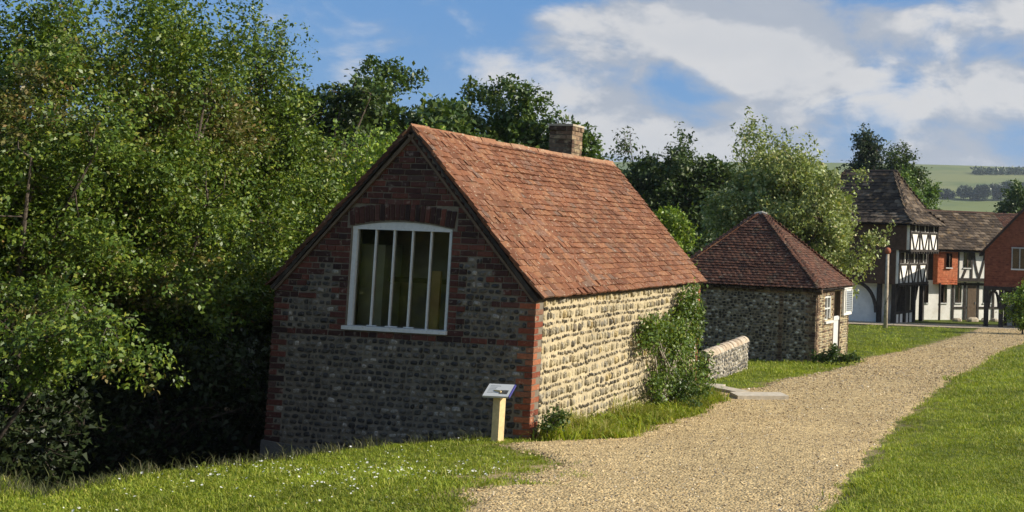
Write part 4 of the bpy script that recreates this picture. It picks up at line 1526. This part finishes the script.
    for i in range(0, len(c), max(1, len(c) // 420)):
        k_ = nodes[np.argmin(((nodes - c[i]) ** 2).sum(1))]
        if np.linalg.norm(k_ - c[i]) > sprig * 1.2: continue
        tip = c[i] + sd[i] * sl[i] * .6
        tb.tube([tuple(k_), tuple((k_ + c[i]) / 2 + np.array([0, 0, .03])), tuple(tip)], [trunk * .14, trunk * .1, trunk * .03 + .001], 3)
    obj('trunk', tb, stemmat or BARK, root, True)
    return root


def at_ground(x, y, dz=0): return (x, y, gz(x, y) + dz)


# the tall thicket left of the cottage
make_plant('hazel_tree', at_ground(-9.7, 14.0), [(0, 0, 3.6, 2.2, 1.9, 2.2), (-.8, -.3, 3.0, 1.8, 1.5, 1.1), (.5, .2, 4.9, 1.2, 1.2, 1.2), (-.4, -.9, 3.2, 1.6, 1.3, 1.2)], L_HAZEL, 'tall leafy hazel at the left edge of the photograph', 'tree', 1, 3100, 52, .055, .42, .085, .10, clump=15, fill=.14, gaps=.2, shoots=110, m2=L_BROWN)
make_plant('hazel_tree', at_ground(-9.3, 16.2), [(0, 0, 3.6, 1.9, 1.9, 2.3), (.2, -.6, 5.0, 1.2, 1.2, 1.5), (.2, -.4, 2.6, 1.6, 1.5, 1.3)], L_HAZEL, 'tall hazel with upright shoots against the blue sky, left of the cottage', 'tree', 2, 2700, 52, .058, .45, .09, .10, clump=15, fill=.14, gaps=.2, shoots=120, m2=L_BROWN)
make_plant('hazel_tree', at_ground(-9.15, 18.6), [(0, 0, 3.4, 1.7, 1.7, 2.3), (.2, -.3, 4.9, 1.0, 1.0, 1.5), (.2, -.4, 2.4, 1.8, 1.5, 1.4), (1.3, -.2, 4.5, .45, .45, .6)], L_HAZEL, 'hazel with a long twig reaching right into the blue sky', 'tree', 3, 1900, 50, .062, .45, .095, .10, clump=15, fill=.14, gaps=.2, shoots=80, m2=L_BROWN)
make_plant('maple_tree', at_ground(-9.75, 22.3), [(0, 0, 3.0, 2.0, 1.8, 2.2), (.3, -.5, 2.0, 1.8, 1.6, 1.6), (-.6, 0, 4.2, 1.2, 1.2, 1.0)], L_LIME, 'bright yellow green bushy tree just left of the cottage roof', 'tree', 4, 1200, 50, .080, .48, .11, .11, shoots=50)
make_plant('maple_tree', at_ground(-9.2, 25.5), [(0, 0, 3.2, 1.9, 1.6, 2.0), (.8, -.3, 2.6, 1.5, 1.4, 1.6), (-.5, 0, 4.4, 1.2, 1.1, .9)], L_LIME, 'bright green bushy tree behind the cottage gable peak', 'tree', 5, 1100, 48, .084, .5, .12, .11, shoots=50)
# arching branch and understorey in the shade of the cottage
make_plant('hawthorn_shrub', at_ground(-8.25, 11.6), [(.3, 0, 1.75, 1.0, .6, .45), (1.15, .0, 1.55, .55, .45, .42), (-.7, -.3, 1.6, .9, .6, .42), (-.3, -.5, 1.0, .7, .4, .30)], L_HAZEL, 'arching shrub with bronze tinged leaves drooping over the dark hollow', 'shrub', 6, 480, 46, .050, .34, .075, .05, fill=0, clump=15, up=-.15, m2=L_BROWN, limbs=16)
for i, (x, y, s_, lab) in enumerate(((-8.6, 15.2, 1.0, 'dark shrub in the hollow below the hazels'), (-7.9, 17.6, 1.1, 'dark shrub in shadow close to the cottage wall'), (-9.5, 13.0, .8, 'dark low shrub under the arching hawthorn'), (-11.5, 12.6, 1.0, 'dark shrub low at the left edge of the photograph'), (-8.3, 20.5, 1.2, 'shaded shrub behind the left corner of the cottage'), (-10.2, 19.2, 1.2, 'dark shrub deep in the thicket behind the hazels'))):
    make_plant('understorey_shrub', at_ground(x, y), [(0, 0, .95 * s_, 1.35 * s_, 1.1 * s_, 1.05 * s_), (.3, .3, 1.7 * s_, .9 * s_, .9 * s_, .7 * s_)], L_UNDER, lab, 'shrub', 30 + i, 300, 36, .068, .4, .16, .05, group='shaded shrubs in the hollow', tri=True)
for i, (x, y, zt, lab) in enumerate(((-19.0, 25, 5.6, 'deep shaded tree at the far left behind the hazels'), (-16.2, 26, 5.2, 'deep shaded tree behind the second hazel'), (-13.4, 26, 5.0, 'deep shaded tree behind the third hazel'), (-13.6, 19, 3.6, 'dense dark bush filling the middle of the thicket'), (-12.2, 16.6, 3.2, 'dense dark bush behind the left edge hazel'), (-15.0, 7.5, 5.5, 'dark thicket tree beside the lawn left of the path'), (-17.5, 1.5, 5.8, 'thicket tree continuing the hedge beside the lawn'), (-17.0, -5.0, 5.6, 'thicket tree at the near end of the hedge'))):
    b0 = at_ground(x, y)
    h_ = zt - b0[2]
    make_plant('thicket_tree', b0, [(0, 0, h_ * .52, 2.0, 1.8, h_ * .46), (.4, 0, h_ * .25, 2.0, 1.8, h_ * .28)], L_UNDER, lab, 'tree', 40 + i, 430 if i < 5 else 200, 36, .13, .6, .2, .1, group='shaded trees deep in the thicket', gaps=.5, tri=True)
# trees behind the cottage
for i, (x, y, zt, rx_, m_, lab) in enumerate(((-15.3, 34.5, 6.9, 2.3, L_DARK, 'dark green tree at the left of those behind the cottage'), (-13.3, 36.0, 7.75, 2.7, L_MID, 'tallest dark tree rising behind the cottage gable'), (-11.3, 38.2, 7.6, 2.7, L_MID, 'dark tree above the middle of the cottage ridge'), (-9.4, 38.0, 7.3, 2.1, L_MID, 'dark spreading tree left of the brick chimney'))):
    b0 = at_ground(x, y)
    h_ = zt - b0[2]
    make_plant('sycamore_tree', b0, [(0, 0, h_ * .55, rx_, rx_, h_ * .40), (rx_ * .45, -.2, h_ * .70, rx_ * .62, rx_ * .62, h_ * .24), (-rx_ * .4, 0, h_ * .74, rx_ * .6, rx_ * .6, h_ * .24), (.1, 0, h_ * .22, rx_ * .9, rx_ * .9, h_ * .22)], m_, lab, 'tree', 50 + i, 900, 44, .15, .6, .17, .16, fill=.35, group='trees behind the cottage', gaps=.45, shoots=0)
# trees between the cottage and the hut
make_plant('oak_tree', at_ground(-9.3, 56), [(0, 0, 5.2, 2.0, 2.0, 2.7), (.6, 0, 7.0, 1.1, 1.1, 1.2), (0, 0, 2.2, 2.2, 2.0, 2.2)], L_DARK, 'dark oak seen right of the chimney', 'tree', 60, 663, 36, .19, .8, .28, .18, shoots=8)
make_plant('oak_tree', at_ground(-6.3, 56), [(0, 0, 5.4, 2.2, 2.2, 2.8), (-.7, 0, 7.1, 1.2, 1.2, 1.3), (.3, 0, 2.2, 2.6, 2.2, 2.3), (.9, 0, 7.2, 1.2, 1.2, 1.3)], L_DARK, 'large dark oak behind the hut roof and pale tree', 'tree', 61, 816, 36, .19, .8, .28, .2, shoots=8)
make_plant('oak_tree', at_ground(-11.6, 80), [(0, 0, 5.0, 3.2, 2.6, 3.4), (2.5, 0, 4.2, 3.0, 2.4, 3.4)], L_WOOD, 'hazy distant trees in the gap between two dark oaks', 'tree', 62, 420, 34, .26, 1.0, .4, .2)
make_plant('young_tree', at_ground(-3.95, 30.0), [(0, 0, 2.9, .55, .55, 1.0), (.0, 0, 1.7, .55, .6, 1.0)], L_LIME, 'young bright green tree peeping over the far end of the tiled roof', 'tree', 63, 260, 34, .085, .3, .10, .05)
make_plant('whitebeam_tree', at_ground(-1.15, 42.5), [(0, 0, 4.4, 2.7, 2.5, 2.6), (-.3, 0, 6.1, 2.2, 2.0, 1.5), (1.1, -.3, 2.7, 1.7, 1.6, 1.5), (-1.4, 0, 3.4, 1.6, 1.6, 1.9), (1.1, -.3, 4.2, 1.3, 1.3, 1.4)], L_PALE, 'large pale green tree with silvery leaves behind the hut', 'tree', 64, 1500, 40, .13, .6, .17, .16, shoots=60, up=.8)
# trees behind the hall
make_plant('fir_tree', at_ground(3.2, 90), [(0, 0, 12.6, .8, .8, 1.5), (0, 0, 10.6, 1.5, 1.5, 1.6), (.1, 0, 8.2, 2.0, 2.0, 1.8), (0, 0, 5, 2.4, 2.4, 2.8)], L_FIR, 'tall dark fir rising behind the hall roof', 'tree', 65, 663, 36, .22, .9, .25, .2, up=-.1)
make_plant('round_tree', at_ground(5.6, 88), [(0, 0, 9.6, 2.3, 2.2, 2.2), (0, 0, 6, 2.8, 2.6, 3.2)], L_DARK, 'rounded dark tree beside the fir behind the hall', 'tree', 66, 612, 36, .22, .8, .3, .2)
make_plant('round_tree', at_ground(7.2, 86), [(-1.3, 0, 7.6, 1.9, 1.9, 2.2), (.5, 0, 6.2, 2.1, 2.0, 2.2), (1.9, 0, 4.6, 1.8, 1.8, 2.2), (-.8, 0, 4.4, 2.2, 2, 2.4)], L_FAR, 'bright green rounded tree sloping down behind the hall roof', 'tree', 67, 790, 36, .22, .8, .3, .2)
make_plant('round_tree', at_ground(-1.0, 86), [(0, 0, 7.2, 3.0, 2.4, 3.2), (2.2, 0, 7.8, 2.2, 2.0, 2.4)], L_DARK, 'dark tree behind the pale tree and the hall', 'tree', 68, 586, 36, .24, .8, .3, .2)
make_plant('round_tree', at_ground(16.4, 96), [(0, 0, 7.6, 2.3, 2.2, 2.6), (-.8, 0, 5.4, 2.2, 2.0, 2.2), (1.4, 0, 5.6, 2.6, 2.2, 3.2)], L_MID, 'dark green tree at the right edge behind the tile hung house', 'tree', 69, 612, 36, .24, .8, .3, .2)
make_plant('elder_bush', at_ground(12.9, 96), [(0, 0, 4.6, .9, .8, 1.6), (.5, 0, 3.0, 1.4, 1.2, 2.0)], L_MID, 'small bush against the bright field beside the right hand tree', 'bush', 70, 160, 30, .2, .7, .22, .1)
make_plant('garden_bush', at_ground(9.95, 56.5), [(0, 0, 1.6, .62, .6, 1.1), (.3, 0, .8, .7, .6, .8)], L_LIME, 'light green bush at the right edge before the tile hung house', 'bush', 71, 220, 34, .11, .4, .14, .05)
# distant hedgerow wood on the hill
hx = np.random.default_rng(5)
for i, (x, y, h_, w_) in enumerate(((96, 905, 11, 8), (110, 900, 16, 9), (124, 895, 20, 12), (139, 900, 23, 13), (152, 905, 19, 11), (166, 900, 12, 8), (180, 905, 13, 10), (88, 900, 9, 7), (196, 900, 14, 10))):
    h_, w_ = h_ * .68, w_ * .8
    z_ = gz(x, y)
    make_plant('hill_tree', (x, y, z_), [(0, 0, h_ * .5, w_, w_ * .8, h_ * .5), (w_ * .3, 0, h_ * .72, w_ * .55, w_ * .5, h_ * .3)], L_WOOD, ('bluish ' + ['low', 'rounded', 'tall', 'tallest', 'broad', 'small', 'squat', 'outermost left', 'outermost right'][i] + ' tree in the wood on the hillside'), 'tree', 80 + i, 130, 26, 1.3, 2.2, 1.2, .4, group='wood on the hillside', limbs=4, tri=True)
# hedge line across the upper hillside
hp2 = []
r_ = np.random.default_rng(9)
n_ = 9000
hx_ = r_.uniform(150, 420, n_)
hy_ = 1150 + (hx_ - 150) * .35 + r_.normal(size=n_) * 9
hz_ = ground_z(hx_, hy_) + r_.uniform(0, 4.5, n_)
me = leaf_mesh('hillside_hedge', np.stack([hx_, hy_, hz_], 1), r_.normal(size=(n_, 3)), r_.normal(size=(n_, 3)), r_.uniform(2, 4, n_), L_WOOD)
tag(link('hillside_hedge', me), kind='stuff')

# climber on the sunny wall: leaf cloud hugging the wall, denser and brighter to the right


def hloc(x, y, z_):
    return np.stack([AX + x * ca - y * sa, AY + x * sa + y * ca, z_], -1)


r = np.random.default_rng(21)
cl = thing('climbing_shrub', tuple(hloc(np.array(.15), np.array(5.0), np.array(gz(-2.0, 18.9)))), HH, 'leafy green climber sprawling up the sunny flint wall to the eaves', 'climber')
bb = np.array([(.10, 5.55, 1.10, .15, .48, .56), (.12, 4.85, .80, .17, .55, .50), (.10, 3.75, 1.00, .11, .55, .26), (.22, 5.6, .15, .30, .70, .42), (.12, 4.3, .25, .14, .6, .35)])
pk = r.choice(5, 400, p=[.36, .26, .12, .16, .10])
d = unit(r.normal(size=(len(pk), 3))) * (r.random((len(pk), 1)) ** .4)
c = bb[pk, :3] + d * bb[pk, 3:6]
c[:, 0] = np.abs(c[:, 0]) + .0
c[:, 2] = np.minimum(c[:, 2], 1.66)
ci = np.repeat(np.arange(len(c)), 24)
P = c[ci] + r.normal(size=(len(ci), 3)) * np.array([.05, .085, .085])
P[:, 0] = np.maximum(P[:, 0], -.03)
P = P[P[:, 1] < 6.10]
P = P - np.array([.15, 5.0, gz(-2.0, 18.9)])
link('leaves', leaf_mesh('leaves', P, r.normal(size=P.shape) * .7 + np.array([.3, 0, -.3]), r.normal(size=P.shape) * .6 + np.array([.8, 0, .5]), .062 * r.uniform(.6, 1.3, len(P)), L_IVY), cl)
st = MB()
for i in range(34):
    y0 = r.uniform(-1.1, .6)
    e = c[r.integers(len(c))] - np.array([.15, 5.0, gz(-2.0, 18.9)])
    st.tube([(-.05, y0, -.1), (-.02 + r.normal() * .05, y0 * .6 + e[1] * .4, e[2] * .5), tuple(e)], [.018, .012, .004], 5)
obj('stem', st, TWIG, cl, True)

make_plant('nettle_clump', tuple(hloc(np.array(.30), np.array(4.7), np.array(gz(-2.1, 18.3)))), [(0, 0, .22, .2, .55, .2), (.02, .6, .24, .2, .4, .22)], L_MID, 'dark leafy weeds at the foot of the climber', 'weeds', 90, 130, 30, .05, .14, .06, .02, up=.7, limbs=6)
make_plant('comfrey_clump', tuple(hloc(np.array(.14), np.array(.10), np.array(gz(-3.2, 13.9)))), [(0, 0, .16, .17, .20, .17)], L_MID, 'small dark weeds at the near corner of the cottage', 'weeds', 91, 30, 24, .045, .10, .05, .012, up=.8, limbs=3)
make_plant('leafy_plant', at_ground(.34, 32.2), [(0, 0, .22, .42, .34, .30), (.3, .2, .18, .3, .3, .22)], L_MID, 'low dark leafy plant at the corner of the hut', 'plant', 92, 110, 28, .08, .14, .08, .02, up=.7, limbs=4)

# ------------------------------------------------------------------ grass, gravel and daisies


def scatter(name, pts, scl, rot, protos, nrm=None):
    """points carrying scale and turn; geometry nodes put one of the prototype meshes on each"""
    me = bpy.data.meshes.new(name)
    me.vertices.add(len(pts))
    me.vertices.foreach_set('co', np.ascontiguousarray(pts, dtype=np.float32).ravel())
    me.attributes.new('scl', 'FLOAT', 'POINT').data.foreach_set('value', scl.astype(np.float32))
    me.attributes.new('turn', 'FLOAT_VECTOR', 'POINT').data.foreach_set('vector', rot.astype(np.float32).ravel())
    o = stuff(link(name, me))
    coll = bpy.data.collections.new(name + '_kinds')
    for i, pm_ in enumerate(protos):
        coll.objects.link(bpy.data.objects.new(name + '_kind', pm_))
    ng = bpy.data.node_groups.new(name + '_scatter', 'GeometryNodeTree')
    ng.interface.new_socket('Geometry', in_out='INPUT', socket_type='NodeSocketGeometry')
    ng.interface.new_socket('Geometry', in_out='OUTPUT', socket_type='NodeSocketGeometry')
    N_ = ng.nodes
    gi, go = N_.new('NodeGroupInput'), N_.new('NodeGroupOutput')
    ip = N_.new('GeometryNodeInstanceOnPoints')
    ci_ = N_.new('GeometryNodeCollectionInfo')
    ci_.inputs[0].default_value = coll
    ci_.inputs['Separate Children'].default_value = True
    ci_.inputs['Reset Children'].default_value = True
    ip.inputs['Pick Instance'].default_value = True
    a1 = N_.new('GeometryNodeInputNamedAttribute')
    a1.data_type = 'FLOAT'
    a1.inputs['Name'].default_value = 'scl'
    a2 = N_.new('GeometryNodeInputNamedAttribute')
    a2.data_type = 'FLOAT_VECTOR'
    a2.inputs['Name'].default_value = 'turn'
    rv = N_.new('FunctionNodeRandomValue')
    rv.data_type = 'INT'
    rv.inputs[4].default_value = 0
    rv.inputs[5].default_value = len(protos) - 1
    ng.links.new(gi.outputs[0], ip.inputs['Points'])
    ng.links.new(ci_.outputs[0], ip.inputs['Instance'])
    ng.links.new(a1.outputs['Attribute'], ip.inputs['Scale'])
    ng.links.new(a2.outputs['Attribute'], ip.inputs['Rotation'])
    ng.links.new(rv.outputs[2], ip.inputs['Instance Index'])
    ng.links.new(ip.outputs[0], go.inputs[0])
    md = o.modifiers.new('scatter', 'NODES')
    md.node_group = ng
    return o


def tuft(seed, blades, h, lean, wdt, rad, m, name):
    r = np.random.default_rng(seed)
    V, F = [], []
    for b in range(blades):
        a = r.uniform(0, 6.28)
        d_ = np.array([math.cos(a), math.sin(a), 0])
        sdv = np.array([-d_[1], d_[0], 0])
        p0 = np.append(r.normal(size=2) * rad, -.01)
        hh = h * r.uniform(.5, 1.2)
        ln = lean * r.uniform(.2, 1.3) * hh
        w0 = wdt * r.uniform(.7, 1.3)
        o_ = len(V)
        V += [p0 - sdv * w0 / 2, p0 + sdv * w0 / 2, p0 + d_ * ln * .35 + np.array([0, 0, hh * .6]) - sdv * w0 * .4, p0 + d_ * ln * .35 + np.array([0, 0, hh * .6]) + sdv * w0 * .4, p0 + d_ * ln + np.array([0, 0, hh * (1 - .25 * lean)]), p0 + d_ * (ln + .001) + np.array([0, 0, hh * (1 - .25 * lean)])]
        F += [(o_, o_ + 1, o_ + 3, o_ + 2), (o_ + 2, o_ + 3, o_ + 5, o_ + 4)]
    return npmesh(name, np.array(V), np.array(F), m)


r = np.random.default_rng(77)


def in_house(x, y, mg=0.0):
    lx_ = (x - AX) * ca + (y - AY) * sa
    ly_ = -(x - AX) * sa + (y - AY) * ca
    a = (lx_ < -.07 + mg) & (lx_ > -3.63 - mg) & (ly_ > .05 - mg) & (ly_ < 6.68 + mg)
    c2, s2 = math.cos(-.297), math.sin(-.297)
    lx2 = x * c2 + (y - 33) * s2
    ly2 = -x * s2 + (y - 33) * c2
    return a | ((lx2 < .0) & (lx2 > -4.9) & (ly2 > .1) & (ly2 < 3.5))


def lawn(n, y0, y1, xw, pw):
    """random lawn points, thinner with distance"""
    u = r.random(n)
    y = (y0 ** (1 - pw) + u * (y1 ** (1 - pw) - y0 ** (1 - pw))) ** (1 / (1 - pw)) if pw != 1 else y0 * (y1 / y0) ** u
    x = (r.random(n) * (xw[1] - xw[0]) + xw[0]) * y
    pl_, pr_ = path_l(y), path_r(y)
    ins_ = np.minimum(x - pl_, pr_ - x)
    pat = noise1(x * 5.1 + y * 2.2, 12) + noise1(y * 6.3 - x * 3.1, 13)
    reach = .04 + .12 * np.clip(pat - .6, 0, 1) + .55 * np.exp(-((y - 11.2) / 1.2) ** 2) * (x < -1.4) * np.clip(pat, 0, 1)
    on = ins_ > reach
    sd_ = poly_sd(x, y, DITCH)
    ok = ~on & (sd_ < .25) & ~in_house(x, y, .02)
    # worn margins
    eb = np.minimum(np.abs(x - pl_), np.abs(x - pr_))
    wd_ = np.exp(-(((x + 2.9) / .7) ** 2 + ((y - 11.0) / 1.1) ** 2)) * .8 + np.exp(-(((x + 1.7) / .9) ** 2 + ((y - 21.8) / .9) ** 2))
    ok &= r.random(n) > np.clip(.75 - eb / .25, 0, .75)
    ok &= r.random(n) > wd_
    road_ = (y > 61) & (y < 66)
    ok &= ~road_
    x, y = x[ok], y[ok]
    return np.stack([x, y, ground_z(x, y)], 1)


P = lawn(105000, 7.5, 62, (-.74, .24), 1.5)
protos = [tuft(i, 16, .052, .9, .0075, .05, GRASS, 'grass_tuft') for i in range(5)]
n = len(P)
scl = r.lognormal(-.16, .24, n) * np.clip(P[:, 1] / 16, .92, 2.3) * (.88 + .13 * np.clip(noise1(P[:, 0] * 1.9, 51) + noise1(P[:, 1] * 1.3, 52), -1.2, 1.6))
scatter('lawn_grass', P, scl, np.stack([r.normal(size=n) * .1, r.normal(size=n) * .1, r.uniform(0, 6.28, n)], 1), protos)

# longer growth along the foot of the sunny wall, and on the brow of the bank
n = 900
lx_, ly_ = r.uniform(-.03, 1, n) ** 1.3 * .95, r.uniform(.1, 7.2, n)
q = hloc(np.nan_to_num(lx_), ly_, np.zeros(n))
x, y = q[:, 0], q[:, 1]
ok = (x < path_l(y) + .06)
x, y, lx_ = x[ok], y[ok], np.nan_to_num(lx_)[ok]
P = np.stack([x, y, ground_z(x, y)], 1)
protos = [tuft(20 + i, 14, .36, .7, .009, .05, GRASSL, 'long_grass_tuft') for i in range(4)]
scatter('long_grass', P, r.uniform(.3, 1.15, len(P)) * np.clip(1.15 - lx_, .3, 1.1) * (.75 + .35 * np.clip(noise1(P[:, 1] * 3.3, 41), -1, 1)), np.stack([r.normal(size=len(P)) * .15, r.normal(size=len(P)) * .15, r.uniform(0, 6.28, len(P))], 1), protos)
n = 2200
lx_, ly_ = r.random(n) * 1.35, r.uniform(.1, 7.2, n)
q = hloc(lx_, ly_, np.zeros(n))
x, y = q[:, 0], q[:, 1]
ok = (x < path_l(y) + .12 * noise1(y * 9, 31))
x, y, lx_ = x[ok], y[ok], lx_[ok]
P = np.stack([x, y, ground_z(x, y)], 1)
protos = [tuft(60 + i, 16, .10, .9, .010, .05, GRASS, 'verge_tuft') for i in range(4)]
scatter('verge_grass', P, r.uniform(.5, 1.5, len(P)) * np.clip(1.9 - 1.2 * lx_, .6, 1.8), np.stack([r.normal(size=len(P)) * .15, r.normal(size=len(P)) * .15, r.uniform(0, 6.28, len(P))], 1), protos)
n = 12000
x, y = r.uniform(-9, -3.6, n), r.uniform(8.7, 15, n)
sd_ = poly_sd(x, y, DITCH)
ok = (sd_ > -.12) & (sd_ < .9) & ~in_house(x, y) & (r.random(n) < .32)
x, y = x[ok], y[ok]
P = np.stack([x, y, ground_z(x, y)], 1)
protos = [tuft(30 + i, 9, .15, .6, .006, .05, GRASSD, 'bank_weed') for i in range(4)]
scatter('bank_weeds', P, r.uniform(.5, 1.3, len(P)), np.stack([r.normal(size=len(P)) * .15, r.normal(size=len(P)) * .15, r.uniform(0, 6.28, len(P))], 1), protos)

# daisies in the left lawn
dv, df = [], []
for i in range(7):
    a = 6.283 * i / 7
    dv += [(0, 0, .0), (.010 * math.cos(a - .35), .010 * math.sin(a - .35), .003), (.014 * math.cos(a), .014 * math.sin(a), .004), (.010 * math.cos(a + .35), .010 * math.sin(a + .35), .003)]
    df.append((4 * i, 4 * i + 1, 4 * i + 2, 4 * i + 3))
dm = npmesh('daisy', np.array(dv), np.array(df), DAISY)
n = 2600
y = r.uniform(8.3, 13.6, n)
x = r.uniform(-.66, -.26, n) * y
ok = (poly_sd(x, y, DITCH) < -.05) & (x < path_l(y) - .3) & (noise1(x * 2.1, 1) + noise1(y * 2.7, 2) + r.normal(size=n) > .2)
x, y = x[ok], y[ok]
scatter('daisies', np.stack([x, y, ground_z(x, y) + r.uniform(.03, .06, len(x))], 1), r.uniform(.5, 1.0, len(x)), np.stack([r.normal(size=len(x)) * .4, r.normal(size=len(x)) * .4, r.uniform(0, 6.28, len(x))], 1), [dm])

# loose stones on the path


def pebble(seed):
    r2 = random.Random(seed)
    b = MB()
    v = [(0, 0, .42)]
    for i in range(6):
        a = 6.283 * i / 6
        k_ = r2.uniform(.8, 1.2)
        v.append((math.cos(a) * .5 * k_, math.sin(a) * .42 * k_, r2.uniform(.0, .15)))
    v.append((0, 0, -.3))
    f = [(0, 1 + i, 1 + (i + 1) % 6) for i in range(6)] + [(7, 1 + (i + 1) % 6, 1 + i) for i in range(6)]
    return b.add(v, f).mesh('pebble', PEBBLE)


n = 95000
u = r.random(n)
y = 7.5 * (63 / 7.5) ** u
t_ = r.random(n)
x = path_l(y) - .12 + (path_r(y) - path_l(y) + .2) * t_
tr_ = np.exp(-((t_ - .30) / .09) ** 2) + np.exp(-((t_ - .68) / .10) ** 2)
ok = r.random(n) > .55 * tr_ * (.6 + .4 * np.sin(y * 1.3))
x, y = x[ok], y[ok]
n = len(x)
P = np.stack([x, y, ground_z(x, y) + .006 + .022 * np.clip(np.minimum(x - path_l(y), path_r(y) - x) / .12, 0, 1)], 1)
scatter('loose_gravel', P, np.clip(r.lognormal(-4.35, .45, n), .006, .05) * np.clip(y / 15, .9, 2.0), np.stack([r.normal(size=n) * .4, r.normal(size=n) * .4, r.uniform(0, 6.28, n)], 1), [pebble(i) for i in range(6)])

# ------------------------------------------------------------------ the air over the valley
hz = obj('haze', MB().box(-3400, 3400, -420, 4300, -45, 150), None)
hz.data.materials.clear()
hm = bpy.data.materials.new('valley_haze')
hm.use_nodes = True
hm.node_tree.nodes.clear()
k = NT(hm.node_tree)
pv = k.n('ShaderNodeVolumePrincipled')
pv.inputs['Color'].default_value = (.72, .82, .95, 1)
pv.inputs['Density'].default_value = .00016
pv.inputs['Anisotropy'].default_value = .2
ho = k.n('ShaderNodeOutputMaterial')
k.l(pv.outputs[0], ho.inputs['Volume'])
hz.data.materials.append(hm)
stuff(hz)
